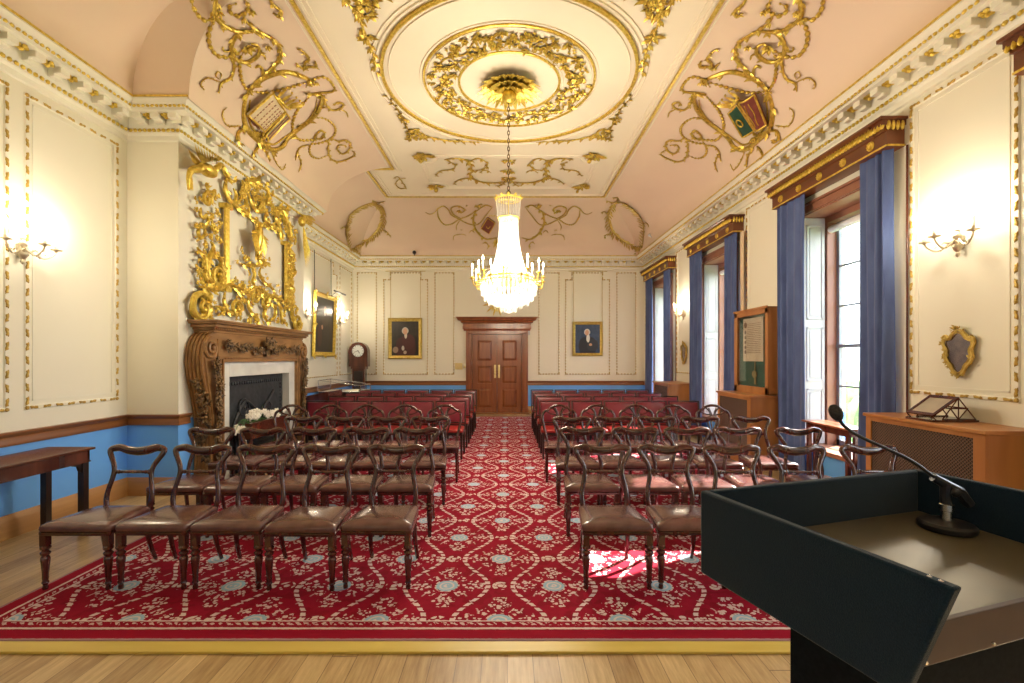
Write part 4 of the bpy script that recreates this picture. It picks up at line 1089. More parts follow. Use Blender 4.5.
def cartouche(mirror, label, cols, name_extra=None):
    fx = (lambda p: (1016-p[0], p[1])) if mirror else (lambda p: p)
    c0, n0 = onceil(*fx((275, 118)), 0)
    t = thing('ceiling_cartouche', label, 'ceiling ornament', tuple(c0), None)
    mb = MB()
    for (k, r, lv, pts) in SCR:
        P = [onceil(*fx(p), .014)[0] for p in pts]
        strand(mb, P, r*1.2, CN, kind=k, leaves=lv*.62, n=5, lw=.78)
    for (X, Y) in BALLS:
        p, n = onceil(*fx(cA(X, Y)), .02); rosette(mb, p, n, .075 if (X, Y) == (435, 352) else .045)
    p, n = onceil(*fx((259, 136)), .02); foliage(mb, p, n, .10, 16, 5)
    p, n = onceil(*fx((247, 90)), .02); foliage(mb, p, n, .06, 6, 2)
    p, n = onceil(*fx((313, 80)), .02); foliage(mb, p, n, .09, 8, 3)
    p, n = onceil(*fx((320, 93)), .02); foliage(mb, p, n, .06, 6, 2)
    p, n = onceil(*fx((293, 132)), .02); foliage(mb, p, n, .05, 6, 2)
    mb.build('scrollwork', M['gold_shaded'], t, sharp=50)
    # shield: two curled panels
    def panel(quad, mat, name, off, inset=.0, cur=.05, thick=.03):
        q = [onceil(*fx(p), off) for p in quad]; rows = []
        for i in range(9):
            a = i/8; r_ = []
            for j in range(7):
                b = j/6
                pp = (q[0][0].lerp(q[1][0], a)).lerp(q[3][0].lerp(q[2][0], a), b)
                nn = cnorm(pp); r_.append(pp+nn*(cur*math.sin(PI*b)))
            rows.append(r_)
        m2 = MB(); m2.grid(rows); m2.grid([[p-cnorm(p)*thick for p in r_] for r_ in rows])
        e = [rows[0], rows[-1], [r_[0] for r_ in rows], [r_[-1] for r_ in rows]]
        for s in e: m2.grid([s, [p-cnorm(p)*thick for p in s]])
        o = m2.build(name, M[mat], t, sharp=40)
        m3 = MB(); loop = rows[0]+[r_[-1] for r_ in rows][1:]+rows[-1][::-1][1:]+[r_[0] for r_ in rows][::-1][1:-1]
        m3.tube([p+cnorm(p)*.006 for p in loop], .014, 6, closed=True); m3.build('gilt_rim', M['gold'], t, sharp=60); return rows
    if not mirror:
        q1 = [cB(430, 88), cB(262, 242), cB(372, 352), cB(515, 212)]; q2 = [cB(520, 222), cB(380, 372), cB(392, 418), cB(545, 262)]
    else:
        mr = lambda p: (1016-p[0], p[1]); c4 = lambda X, Y: mr((655+X/6.206, 70+Y/6.206))
        q1 = [c4(615, 150), c4(692, 340), c4(628, 372), c4(515, 195)]; q2 = [c4(510, 212), c4(618, 375), c4(545, 418), c4(455, 268)]
    r1 = panel(q1, cols[0], 'shield_panel', .10); r2 = panel(q2, cols[1], 'shield_panel', .075, cur=.02)
    if not mirror:
        for b in (1, 2, 3, 4, 5):
            dv = MB()
            for i in range(1, 8):
                p = r1[i][b]; q = r1[i][b].lerp(r1[i+1 if i < 8 else 8][b], .62); dv.tube([p+cnorm(p)*.004, q+cnorm(q)*.004], .006, 5)
            dv.build('shield_lettering', M['char_red'], t)
        for b in (2, 4): MB().tube([r2[i][b]+cnorm(r2[i][b])*.004 for i in range(9)], .009, 5).build('shield_stripe', M['char_red'], t)
    else:
        dv = MB(); c = r2[4][3]; n = cnorm(c); u = (r2[5][3]-r2[3][3]).normalized(); v = n.cross(u)
        dv.tube([c+n*.01+u*(.06*math.cos(a*PI/8))+v*(.04*math.sin(a*PI/8)) for a in range(16)], .010, 6, closed=True)
        dv.build('shield_ring', M['gold'], t)
        for rr in (r1,):
            for b in (2, 4): MB().tube(smooth([r_[b]+cnorm(r_[b])*.004+ (r_[3]-r_[b])*.25*math.sin(i*1.3) for i, r_ in enumerate(rr)][1:8], 2), .006, 5).build('shield_charge', M['gold'], t)
    # crown
    cr = MB(); c1, c2 = (cB(460, 118), cB(545, 195)) if not mirror else (mr((655+515/6.206, 70+172/6.206)), mr((655+465/6.206, 70+232/6.206)))
    a, n = onceil(*fx(c1), .12); b, _ = onceil(*fx(c2), .12); tip, _ = onceil(*fx(cB(590, 110) if not mirror else mr((655+425/6.206, 70+165/6.206))), .12)
    mid = (a+b)/2; ax = (tip-mid); ax = ax-(b-a).normalized()*ax.dot((b-a).normalized()); hgt = min(ax.length, .22); ax.normalize()
    cr.tube([a, mid+n*.05, b], .024, 6)
    for i in range(6):
        f = i/5; p = a.lerp(b, f)+n*.05*math.sin(PI*f); cr.leaf(p, ax+(b-a).normalized()*(f-.5)*.7, n, hgt, .06, .4, .1); cr.ell(p+(ax+(b-a).normalized()*(f-.5)*.7).normalized()*hgt, .016, 6, 4)
    cr.build('crown', M['gold'], t, sharp=50)
    return t
M['char_red'] = plain('dull_red_lettering', (.34, .16, .10), (.45, .22, .14), rough=.6)
M['sh_cream'] = plain('shield_buff', (.62, .50, .30), (.70, .58, .38), rough=.5, scale=12)
M['sh_olive'] = plain('shield_olive', (.12, .13, .05), (.5, .42, .2), rough=.5, scale=14)
M['sh_red'] = plain('shield_maroon', (.16, .03, .02), (.24, .06, .04), rough=.45, scale=14)
M['sh_green'] = plain('shield_green', (.01, .055, .03), (.02, .09, .05), rough=.45, scale=14)
cartouche(False, 'gilt rococo scrollwork on the left cove round a crowned buff shield', ('sh_cream', 'sh_olive'))
cartouche(True, 'gilt rococo scrollwork on the right cove round a crowned maroon and green shield', ('sh_red', 'sh_green'))
# far cove
c5 = lambda X, Y: (420+X/6.4, 195+Y/6.4)
FC = [('thin', .016, 0, [(35,108),(62,120),(90,112),(115,85),(150,68),(185,95),(200,125),(250,152),(310,182),(370,186),(420,130),(462,75)]),
 ('rope', .020, 0, [(112,82),(118,140),(155,186),(205,182),(250,152),(310,130),(360,95)]),
 ('band', .017, .2, [(268,150),(215,122),(200,82),(245,68),(285,92),(262,112),(240,98)]),
 ('band', .026, .22, [(380,88),(350,112),(342,180),(375,245),(430,282),(485,270)]),
 ('band', .018, .16, [(355,60),(380,82),(420,62),(465,75)]),
 ('thin', .012, 0, [(255,160),(233,195),(235,222)]),
 ('thin', .010, .12, [(212,288),(220,258),(268,248),(296,258)]),
 ('thin', .012, 0, [(315,240),(330,225),(350,240)]),
 ('band', .016, .16, [(400,312),(420,300),(438,325),(430,345)])]
p0, _ = onceil(508.7, 225, 0)
t = thing('ceiling_cartouche', 'gilt scrollwork on the far end cove behind the chandelier with a dark red lozenge shield', 'ceiling ornament', tuple(p0))
mb = MB()
for mir in (0, 1):
    f = (lambda p: (1017.4-p[0], p[1])) if mir else (lambda p: p)
    for (k, r, lv, pts) in FC: strand(mb, [onceil(*f(c5(*p)), .014)[0] for p in pts], r, CN, kind=k, leaves=lv)
    p, n = onceil(*f(c5(250, 95)), .02); rosette(mb, p, n, .075)
    p, n = onceil(*f(c5(385, 55)), .02); foliage(mb, p, n, .10, 8, 2)
    for q in ((300, 60), (268, 218)): p, n = onceil(*f(c5(*q)), .02); foliage(mb, p, n, .05, 4, 1)
p, n = onceil(*c5(500, 290), .02); foliage(mb, p, n, .20, 14, 4)
mb.build('scrollwork', M['gold_shaded'], t, sharp=50)
sh = MB(); qs = [onceil(*c5(*p), .07) for p in ((433, 148), (482, 182), (442, 250), (390, 214))]
sh.add([q[0] for q in qs]+[q[0]-q[1]*.06 for q in qs], [(0, 1, 2, 3), (7, 6, 5, 4), (0, 4, 5, 1), (1, 5, 6, 2), (2, 6, 7, 3), (3, 7, 4, 0)])
sh.build('shield', M['sh_red'], t)
m2 = MB(); m2.tube([q[0] for q in qs], .014, 6, closed=True); c = sum((q[0] for q in qs), Vector())/4
m2.tube(smooth([c+Vector((.05*math.cos(a), 0, .06*math.sin(a))) for a in (0, 1.2, 2.4, 3.6, 4.8)], 4, True), .008, 5, closed=True)
for i in range(5): q, n = onceil(*c5(445+i*11, 140-4*(i % 2)), .05); m2.leaf(q, (0, 0, 1), n, .10, .045)
m2.build('gilt_rim', M['gold'], t, sharp=50)
# branches in the far corners
def branch(path, tails, label):
    P = [onceil(*p, .012) for p in path]; t = thing('ceiling_branch', label, 'ceiling ornament', tuple(P[0][0]), 'gilt leafy branches in the far ceiling corners')
    mb = MB(); S = smooth([p[0] for p in P], 8, True); mb.tube(S, .016, 6, closed=True)
    L = 0
    for i in range(1, len(S)):
        L += (S[i]-S[i-1]).length
        if L > .032:
            L = 0; n = cnorm(S[i]); d = (S[i]-S[i-1]).normalized(); s = n.cross(d)*(1 if i % 2 else -1)
            if i < len(S)*.5: d = d
            mb.leaf(S[i], d*.9+s*R.uniform(.4, 1)+n*.3, n, R.uniform(.11, .20), .048, .4, .2)
    for tl in tails: strand(mb, [onceil(*p, .012)[0] for p in tl], .014, CN, kind='thin', leaves=.07, lw=1.2)
    mb.build('branch', M['gold_dull'], t, sharp=50)
c6 = lambda X, Y: (335+X/9.76, 190+Y/9.76); c7 = lambda X, Y: (595+X/8.54, 185+Y/8.54)
branch([c6(*p) for p in [(150,578),(118,480),(105,400),(120,320),(150,240),(220,180),(300,140),(380,122),(430,150),(465,210),(465,300),(430,380),(370,450),(300,500),(220,545)]],
       [[c6(150,578), c6(200,592), c6(240,632)], [c6(150,578), c6(205,600), c6(205,635)], [c6(360,95), c6(420,120), c6(490,105)], [c6(430,395), c6(490,395), c6(545,460)], [c6(120,370), c6(80,360), c6(50,380)]],
       'gilt leafy branch curling in the far left corner of the ceiling')
branch([c7(*p) for p in [(395,538),(415,440),(415,340),(380,260),(320,200),(250,155),(190,150),(140,190),(115,270),(130,360),(180,430),(250,485),(320,520)]],
       [[c7(395,538), c7(350,560), c7(330,600)], [c7(95,130), c7(145,145), c7(190,135), c7(195,105), c7(150,105)], [c7(150,415), c7(100,420), c7(80,440)], [c7(410,340), c7(435,320), c7(460,340)], [c7(110,250), c7(80,225), c7(48,235)]],
       'gilt leafy branch curling in the far right corner of the ceiling')
# small tendril by the step of the border and oddments
strand_t = MB()
c2_ = lambda X, Y: (340+X/2.97, Y/2.97)
strand(strand_t, [onceil(*c2_(*p), .012)[0] for p in [(158,528),(172,524),(185,540),(195,556),(178,558),(165,545),(175,532),(195,528)]], .012, CN, kind='thin', leaves=.1)
solo(strand_t, 'ceiling_tendril', M['gold_dull'], 'small gilt tendril on the ceiling beside the stepped gilt border', 'ceiling ornament')
# wreath of roses, corner sprays, end panel on the flat ceiling
DN = Vector((0, 0, -1))
wr_ = MB(); RR = random.Random(3)
for i in range(150):
    a = 2*PI*i/150+RR.uniform(-.02, .02); r = .88+.12*math.sin(i*1.9)+RR.uniform(-.05, .05); p = Vector((RX+r*math.cos(a), RY+r*math.sin(a), HT-.015))
    if i % 2 == 0: rosette(wr_, p, DN, RR.uniform(.046, .062), 5)
    for q in range(3):
        b = RR.uniform(0, 2*PI); d = Vector((math.cos(b), math.sin(b), -.08)); wr_.leaf(p+Vector((RR.uniform(-.04, .04), RR.uniform(-.04, .04), 0)), d, DN, RR.uniform(.055, .09), .042, .4, .12)
wr_.tube([Vector((RX+(.88+.07*math.sin(9*a))*math.cos(a), RY+(.88+.07*math.sin(9*a))*math.sin(a), HT-.012)) for a in [2*PI*k/160 for k in range(160)]], .010, 5, closed=True)
solo(wr_, 'ceiling_wreath', M['gold_shaded'], 'round gilt wreath of roses and leaves on the ceiling about the chandelier boss', 'ceiling ornament', sharp=50)
bs_ = MB()
for (rn, L, n, dz) in ((.10, .34, 18, .3), (.08, .25, 14, .8), (.06, .17, 10, 1.4)):
    for i in range(n):
        a = 2*PI*i/n+dz; d = Vector((math.cos(a), math.sin(a), -.16*dz)); p = Vector((RX+rn*math.cos(a), RY+rn*math.sin(a), HT-.03-.05*dz)); bs_.leaf(p, d, DN, L, .085, .35, .22)
        for s in (-1, 1):
            d2 = Vector((math.cos(a+s*.5), math.sin(a+s*.5), -.05)); bs_.leaf(p+d*L*.35, d2, DN, L*.5, .05, .35, .3)
bs_.lathe([(.0, -.26), (.05, -.25), (.085, -.20), (.09, -.14), (.06, -.10), (.09, -.06), (.12, 0)], (RX, RY, HT), 16)
solo(bs_, 'ceiling_boss', M['gold'], 'gilt acanthus leaf boss on the ceiling from which the chandelier hangs', 'ceiling ornament', sharp=50)
cF = lambda X, Y: (350+X/3.303, 90+Y/3.303)
def onflat(px, py, off=.012):
    d = ray(px, py); k = (HT-off-EYE)/d.z; return Vector((d.x*k, k, HT-off))
SPR = [[(195,172),(190,145),(215,130),(245,150),(290,162),(330,168),(380,170),(435,173)], [(205,150),(185,120),(170,90),(155,60),(130,30),(122,18)]]
sp_pts = [[onflat(*cF(*p)) for p in s] for s in SPR]
def spray(fxm, fym, label):
    mb = MB()
    T = lambda p: Vector((RX+(p.x-RX)*fxm, RY+(p.y-RY)*fym, p.z))
    for s in sp_pts: strand(mb, [T(p) for p in s], .014, DN, kind='band', leaves=.085, lw=1.5)
    [foliage(mb, T(onflat(*cF(*q_))), DN, .12, 10, 0, lift=.12) for q_ in ((222, 150), (205, 158), (240, 156), (212, 136))]; foliage(mb, T(onflat(*cF(172, 98))), DN, .12, 9, 0, lift=.1); foliage(mb, T(onflat(*cF(365, 169))), DN, .09, 8, 0, lift=.1)
    solo(mb, 'ceiling_spray', M['gold_shaded'], label, 'ceiling ornament', 'gilt leaf sprays in the angles of the flat ceiling', sharp=50)
spray(1, 1, 'gilt leaf spray on the flat ceiling beyond the chandelier boss, left'); spray(-1, 1, 'gilt leaf spray on the flat ceiling beyond the chandelier boss, right')
spray(1, -1, 'gilt leaf spray near side of the ceiling rings, cut by the top edge, left'); spray(-1, -1, 'gilt leaf spray near side of the ceiling rings, cut by the top edge, right')
c8 = lambda X, Y: onflat(405+X/4.995, 145+Y/4.995, .014)
ep = MB()
lp = []
x0, x1, ya, yb2 = -1.62+.03, 1.66, 8.35, 9.95
for (cx, cy, a0) in ((x0, ya, 0), (x1, ya, PI/2), (x1, yb2, PI), (x0, yb2, 1.5*PI)):
    q = [(cx+.30*math.cos(a0+PI/2*i/6), cy+.30*math.sin(a0+PI/2*i/6)) for i in range(7)]
    lp.append(q[::-1])
path = lp[0]+lp[1]+lp[2]+lp[3]
for (off, r) in ((0, .018), (.07, .010)):
    cxm, cym = (x0+x1)/2, (ya+yb2)/2
    ep.tube([Vector((cxm+(p[0]-cxm)*(1-off/1.6), cym+(p[1]-cym)*(1-off/.8), HT)) for p in path], r, 6, closed=True, flat=.8, up=(0, 0, 1))
tt = thing('ceiling_panel', 'shaped ceiling panel with gilt arabesques above the far door end', 'ceiling ornament', (.02, 9.15, HT))
ep.build('frame_moulding', M['ceil'], tt)
gp = MB()
for mir in (0, 1):
    T = (lambda p: Vector((.03-p.x+.03, p.y, p.z))) if mir else (lambda p: p)
    for s, r in (([(195,75),(260,68),(320,85),(332,130),(325,160),(380,185),(450,190),(512,180)], .018), ([(320,82),(370,68),(412,95),(390,122),(350,126)], .013), ([(150,157),(180,130),(240,122),(248,98),(222,85)], .013), ([(240,197),(270,175),(320,166),(345,172)], .013), ([(370,140),(400,125),(430,140)], .010), ([(450,205),(480,200),(512,165),(480,165)], .014)):
        strand(gp, [T(c8(*p)) for p in s], r, DN, kind='band', leaves=.12, lw=1.5)
    for q, r in (((90, 55), .20), ((155, 208), .20), ((320, 82), .07), ((328, 165), .08), ((250, 95), .06), ((500, 80), .09), ((505, 130), .12), ((505, 170), .09)): foliage(gp, T(c8(*q)), DN, r, 14 if r > .15 else 9, 1, lift=.12)
gp.build('gilt_arabesque', M['gold_shaded'], tt, sharp=50)

# ------------------------------------------------------------------ chandelier
CX, CYY = .02, 6.17
ch = thing('chandelier', 'large lit crystal chandelier with electric candles hanging from the gilt ceiling boss', 'chandelier', (CX, CYY, 4.9))
lk = MB(); z = 4.90; i = 0
while z > 3.70:
    pts = []
    for a in range(10):
        th_ = 2*PI*a/10; pts.append(Vector((CX+(.014*math.cos(th_) if i % 2 else 0), CYY+(0 if i % 2 else .014*math.cos(th_)), z-.03+.032*math.sin(th_))))
    lk.tube(pts, .0058, 5, closed=True); z -= .052; i += 1
lk.ell((CX, CYY, 3.72), .03, 10, 7)
lk.build('chain', M['chain'], ch)
fr = MB()
def hoop(mb, r, z, t, seg=40): mb.tube([Vector((CX+r*math.cos(2*PI*k/seg), CYY+r*math.sin(2*PI*k/seg), z)) for k in range(seg)], t, 6, closed=True)
for (r, z, t_) in ((.165, 3.63, .010), (.14, 3.38, .008), (.33, 2.60, .014), (.35, 2.55, .010)): hoop(fr, r, z, t_)
fr.tube([(CX, CYY, 3.72), (CX, CYY, 2.2)], .010, 6)
for k in range(12):
    a = 2*PI*k/12; fr.tube([(CX, CYY, 3.63), (CX+.165*math.cos(a), CYY+.165*math.sin(a), 3.63)], .004, 4); fr.leaf((CX+.165*math.cos(a), CYY+.165*math.sin(a), 3.625), (math.cos(a)*.4, math.sin(a)*.4, 1), (math.cos(a), math.sin(a), 0), .05, .04)
fr.build('frame', M['gold'], ch)
cy_ = MB()
def beads(mb, pts, r, step, seg=5):
    P = smooth([Vector(p) for p in pts], 5); L = 0; last = P[0]; mb.ell(P[0], r, seg, 4)
    acc = 0
    for a, b in zip(P, P[1:]):
        d = (b-a).length; s = step-acc
        while s <= d: mb.ell(a.lerp(b, s/d), (r, r, r*1.15), seg, 4); s += step
        acc = (acc+d) % step
    return mb
def pol(r, a, z): return (CX+r*math.cos(a), CYY+r*math.sin(a), z)
cyl = MB()
for k in range(30):
    a = 2*PI*k/30; cyl.box(-.006, .006, -.004, .004, -.24, 0) if False else None
    m = Matrix.Translation(Vector(pol(.16, a, 3.62))) @ Matrix.Rotation(a, 4, 'Z') @ Matrix.Rotation(.07, 4, 'Y')
    cyl.join(MB().prism([(-.005, -.011), (.004, 0), (-.005, .011)], 'z', -.235, 0), m)
cyl.build('top_drops', M['crystal'], ch)
tent = MB()
for k in range(32):
    a = 2*PI*k/32; beads(tent, [pol(.115, a, 3.39), pol(.125, a, 3.15), pol(.16, a, 2.9), pol(.225, a, 2.70), pol(.32, a, 2.61)], .0125, .025)
tent.build('crystal_strands', M['crystal'], ch, sharp=60)
bowl = MB()
BR_ = [(.352, 2.545), (.358, 2.49), (.345, 2.42), (.31, 2.35), (.25, 2.29), (.17, 2.25), (.10, 2.235)]
for k in range(36):
    a = 2*PI*k/36
    P = smooth([Vector(pol(r, a, z)) for r, z in BR_], 3)
    beads(bowl, [tuple(p) for p in P], .015, .029)
for (r, z) in BR_:
    n = int(2*PI*r/.05)
    for k in range(n): bowl.join(MB().prism([(-.004, -.010), (.005, 0), (-.004, .010)], 'z', -.055, 0), Matrix.Translation(Vector(pol(r+.012, 2*PI*k/n, z))) @ Matrix.Rotation(2*PI*k/n, 4, 'Z'))
bowl.build('crystal_basket', M['crystal'], ch, sharp=60)
dp = MB()
for k in range(18):
    a = 2*PI*k/18; dp.join(MB().prism([(-.004, -.010), (.005, 0), (-.004, .010)], 'z', -.10, 0), Matrix.Translation(Vector(pol(.105, a, 2.25))) @ Matrix.Rotation(a, 4, 'Z'))
for k in range(10):
    a = 2*PI*k/10; beads(dp, [pol(.085, a, 2.235), pol(.06, a, 2.17), pol(.0, a, 2.14)], .010, .02)
dp.build('bottom_drops', M['crystal'], ch, sharp=60)
def candle_bits(p, parent, h=.12):
    """drip pan, candle tube and bulb, each a part"""
    MB().lathe([(0, -.012), (.010, -.012), (.016, -.004), (.034, 0), (.036, .006), (.012, .008), (.012, .03), (0, .03)], p, 12).build('drip_pan', M['gold'], parent)
    c = MB().lathe([(.0095, .02), (.0095, h), (0, h)], p, 8).build('candle_tube', M['candle'], parent)
    MB().lathe([(0, h), (.007, h+.002), (.012, h+.018), (.009, h+.038), (.001, h+.062)], p, 8).build('bulb', M['flame'], c)
for k in range(8):
    a0 = 2*PI*(k+.5)/8
    for (r, da, z) in ((.49, -.07, 2.57), (.40, .24, 2.66)):
        a = a0+da
        ar_ = MB(); ar_.tube(smooth([pol(.33, a, 2.59), pol(.38 if r > .45 else .35, a, 2.50), pol(r-.03, a, z-.09), pol(r, a, z-.01)], 5), .0075, 6); ar_.leaf(pol(.35, a, 2.55), (math.cos(a), math.sin(a), -.3), (0, 0, 1), .08, .04)
        am = ar_.build('arm', M['gold'], ch, sharp=50); p = Vector(pol(r, a, z)); candle_bits(p, am, .13)
    if k % 2 == 0: point('chandelier_candle_light', pol(.58, a0, 2.86), W_CHAND, .10)
for (z, r) in ((3.3, .05), (3.0, .07), (2.75, .10), (2.48, .26), (2.42, .16), (2.34, .10)):
    for k in range(4):
        a = 2*PI*k/4+z; MB().ell(pol(r, a, z), (.016, .016, .026), 8, 6).build('bulb', M['flame'], ch)
point('chandelier_core_light', (CX, CYY, 2.62), W_CHAND*.45, .1)
point('chandelier_core_light', (CX+.0, CYY-.0, 2.40), W_CHAND*.2, .15)

# ------------------------------------------------------------------ wall sconces
def sconce(base, rot, label, lit=True, W=1.0):
    t = thing('wall_sconce', label, 'wall light', base, 'branched candle sconces'); X = Matrix.Translation(Vector(base)) @ Matrix.Rotation(rot, 4, 'Z')
    # local: wall plane y=0, room +y
    b = MB().lathe([(0, -.13), (.012, -.12), (.02, -.10), (.012, -.085), (.03, -.06), (.042, -.03), (.03, 0), (.018, .015), (.03, .03), (.034, .05), (.02, .065), (.014, .09), (.02, .10), (0, .11)], (0, .045, 0), 14)
    b.box(-.02, .02, 0, .045, -.05, .05)
    for k in range(6): b.leaf((0, .045, -.05), (math.cos(k*PI/3), math.sin(k*PI/3), 1.2), (math.cos(k*PI/3), math.sin(k*PI/3), 0), .09, .04)
    b.xf(X).build('backplate', M['silver'], t, sharp=50)
    for (ex, ey) in ((-.22, .13), (.22, .13), (.0, .24)):
        A = MB(); C = lambda f, z: (ex*f, .045+(ey-.045)*f, z); pts = smooth([C(.12, .02), C(.36, -.03), C(.64, -.05), C(.9, -.01), C(1, .03)], 5); A.tube(pts, .0075, 7)
        A.ell(C(.5, -.045), .013, 7, 5); A.tube([C(.5, -.04), C(.45, -.015), C(.6, -.005), C(.68, -.02)], .006, 6)
        arm = A.xf(X).build('arm', M['silver'], t, sharp=50)
        q = Vector((ex, ey, .04))
        MB().lathe([(0, -.012), (.012, -.01), (.018, -.002), (.042, .004), (.044, .010), (.014, .012), (.014, .035), (0, .035)], q, 14).xf(X).build('drip_pan', M['silver'], arm)
        MB().lathe([(.012, .03), (.012, .12), (0, .12)], q, 10).xf(X).build('candle_tube', M['candle'], arm)
        MB().lathe([(0, .12), (.009, .122), (.015, .142), (.011, .168), (.001, .195)], q, 10).xf(X).build('bulb', M['flame'], arm)
        point('sconce_light', tuple(X @ Vector((ex, ey+.03, .225))), W_SCONCE*W, .03)
    return t
SZ = 2.50
sconce((XL, 4.13, SZ), -PI/2, 'three-candle sconce on the near left wall between the gilt-edged panels')
sconce((XL, 10.0, SZ), -PI/2, 'three-candle sconce on the left wall, near side of the full-length portrait')
sconce((XL, 12.0, SZ), -PI/2, 'three-candle sconce on the left wall, far side of the full-length portrait')
sconce((XR, 3.97, SZ+.03), PI/2, 'three-candle sconce on the right wall above the small gilt shield mirror, nearest')
for (b_, r_, s_) in (((-2.4, YN, SZ), 0, 'left'), ((2.2, YN, SZ), 0, 'right')): sconce(b_, r_, 'added fill-light sconce, out of view on the wall behind the lectern, %s' % s_, W=.5)  # unseen sconces added behind the camera as fill light
sconce((XR, 10.15, SZ), PI/2, 'three-candle sconce on the right wall between the two far windows')

# ------------------------------------------------------------------ fireplace
fp = thing('fireplace', 'carved oak chimneypiece with white marble slips and dark iron grate', 'fireplace', (XB, 6.8, 0))
def slabx(x1, y0, y1, z0, z1): return MB().box(XB+.002, x1, y0, y1, z0, z1)
mb = MB().box(XB+.002, -3.53, 5.79, FY0, 0, 1.50).box(XB+.002, -3.53, FY1, 7.81, 0, 1.50).box(XB+.002, -3.53, FY0, FY1, FZ, 1.50)
mb.build('marble_slips', M['marble'], fp, bev=.004)
wd = MB().box(XB+.002, -3.50, 5.71, 5.79, 0, 1.50).box(XB+.002, -3.50, 7.81, 7.89, 0, 1.50).box(XB+.002, -3.50, 5.71, 7.89, 1.50, 1.86)
wd.box(-3.50, -3.48, 5.77, 7.83, 1.50, 1.535).box(-3.50, -3.48, 5.77, 5.795, 0, 1.5).box(-3.50, -3.48, 7.805, 7.83, 0, 1.5)
n = 60
for i in range(n): y = 5.80+2.0*(i+.5)/n; wd.ell((-3.482, y, 1.545), (.012, .011, .016), 5, 4)
wd.build('surround', M['fireoak'], fp, bev=.002)
sf = MB()
pth = [(XB, FSY0+.06), (-3.72+.0, FSY0+.06)]
prof = [(0, 1.86), (.02, 1.86), (.03, 1.89), (.07, 1.92), (.08, 1.95), (.13, 1.975), (.13, 2.005), (0, 2.005)]
sweep(sf, prof, [(XB+.003, 5.60), (-3.50, 5.60), (-3.50, 8.00), (XB+.003, 8.00)][::1])
sf.v = sf.v
sf2 = MB()
# front goes outwards: build as stacked slabs instead for a clean top
for (o, z0, z1) in ((.02, 1.855, 1.885), (.05, 1.885, 1.915), (.085, 1.915, 1.955), (.125, 1.955, 1.975), (.14, 1.975, 2.0)): sf2.box(XB+.002, -3.50+o, 5.60-o, 8.0+o, z0, z1)
for i in range(70): y = 5.56+2.5*(i+.5)/70; sf2.box(-3.45, -3.432, y-.010, y+.010, 1.89, 1.912)
sf2.build('mantel_shelf', M['fireoak'], fp, bev=.004)
for s, ye in ((1, 5.71), (-1, 7.89)):
    # scroll consoles flanking the surround: profile in the (y, z) plane bulging outwards, mirrored for the far side
    Y = lambda q: ye-s*q
    cs = MB(); sil = [(.0, .02), (.14, .02), (.13, .25), (.12, .55), (.14, .85), (.19, 1.08), (.245, 1.25), (.285, 1.42), (.29, 1.58), (.25, 1.72), (.17, 1.82), (.08, 1.86), (0, 1.86)]
    sm = [(p.x, p.y) for p in smooth([(a, b, 0) for a, b in sil[1:-1]], 4)]; sm = [sil[0]]+sm+[sil[-1]]
    poly = [(Y(a), b) for a, b in sm]
    cs.prism(poly if s < 0 else poly[::-1], 'x', XB+.002, -3.50)
    for k in range(5):
        x = XB+.025+.045*k; cs.tube([(x, Y(a+.003), b) for a, b in sm[3:-3]], .016, 6)
    curl(cs, (-3.495, Y(.165), 1.66), (0, 1, 0), (0, 0, 1), .125, .024, 2.0, PI/2, s, 44)
    cs.tube(smooth([(-3.495, Y(.275), 1.56), (-3.495, Y(.23), 1.30), (-3.495, Y(.165), 1.05), (-3.495, Y(.12), .8), (-3.495, Y(.105), .4)], 5), .014, 6)
    cs.tube(smooth([(-3.495, Y(.03), 1.78), (-3.495, Y(.02), 1.3), (-3.495, Y(.02), .4)], 5), .012, 6)
    cs.build('console', M['fireoak'], fp, sharp=40)
    dr_ = MB()
    for i in range(46):
        z = .30+1.24*i/46; q = .07+.09*max(0, z-.9); ed = .125+.0*z+max(0, (z-.8))*.26
        foliage(dr_, (-3.475+R.uniform(0, .035), Y(q+R.uniform(-.035, .035)), z), (1, 0, 0), R.uniform(.060, .085), 7, 4)
        if z < 1.3 and i % 2 == 0: foliage(dr_, (R.uniform(-3.66, -3.52), Y(ed+.01), z), (0, -s, 0), R.uniform(.06, .09), 7, 4)
    dr_.build('fruit_drop', M['firedark'], fp, sharp=50)
sw = MB()
for i in range(54):
    f = i/53; y = 5.86+1.88*f; d = abs(f-.5)*2
    z = 1.70-.035*math.sin(PI*2*f*1.0*2)**2*1.2
    foliage(sw, (-3.475, y, z+R.uniform(-.02, .02)), (1, 0, 0), R.uniform(.05, .075), 7, 3)
for i in range(16): foliage(sw, (-3.455+R.uniform(0, .03), 6.8+R.uniform(-.11, .11), 1.72+R.uniform(-.06, .09)), (1, 0, 0), .085, 8, 4)
for yy in (5.83, 7.77):
    for i in range(6): foliage(sw, (-3.465, yy+R.uniform(-.03, .03), 1.68+R.uniform(-.07, .07)), (1, 0, 0), .06, 7, 2)
sw.prism([(6.75, 1.57), (6.85, 1.57), (6.88, 1.66), (6.72, 1.66)], 'x', -3.5, -3.45)
sw.build('frieze_swag', M['firedark'], fp, sharp=50)
fb = MB().box(-4.28, -4.20, FY0, FY1, 0, FZ+.02).box(-4.25, XB, FY0-.0, FY1, FZ-.0, FZ+.02).box(-4.25, XB, FY0, FY0+.02, 0, FZ).box(-4.25, XB+.0, FY0, FY1, 0, .03)
fb.build('firebox', M['soot'], fp)
gr = MB()
gr.box(-3.66, -3.64, FY0+.002, FY1-.002, 0.03, FZ-.002)
for i in range(26): y = FY0+.06+1.5*i/25; gr.ell((-3.634, y, FZ-.10), (.012, .022, .028), 6, 4)
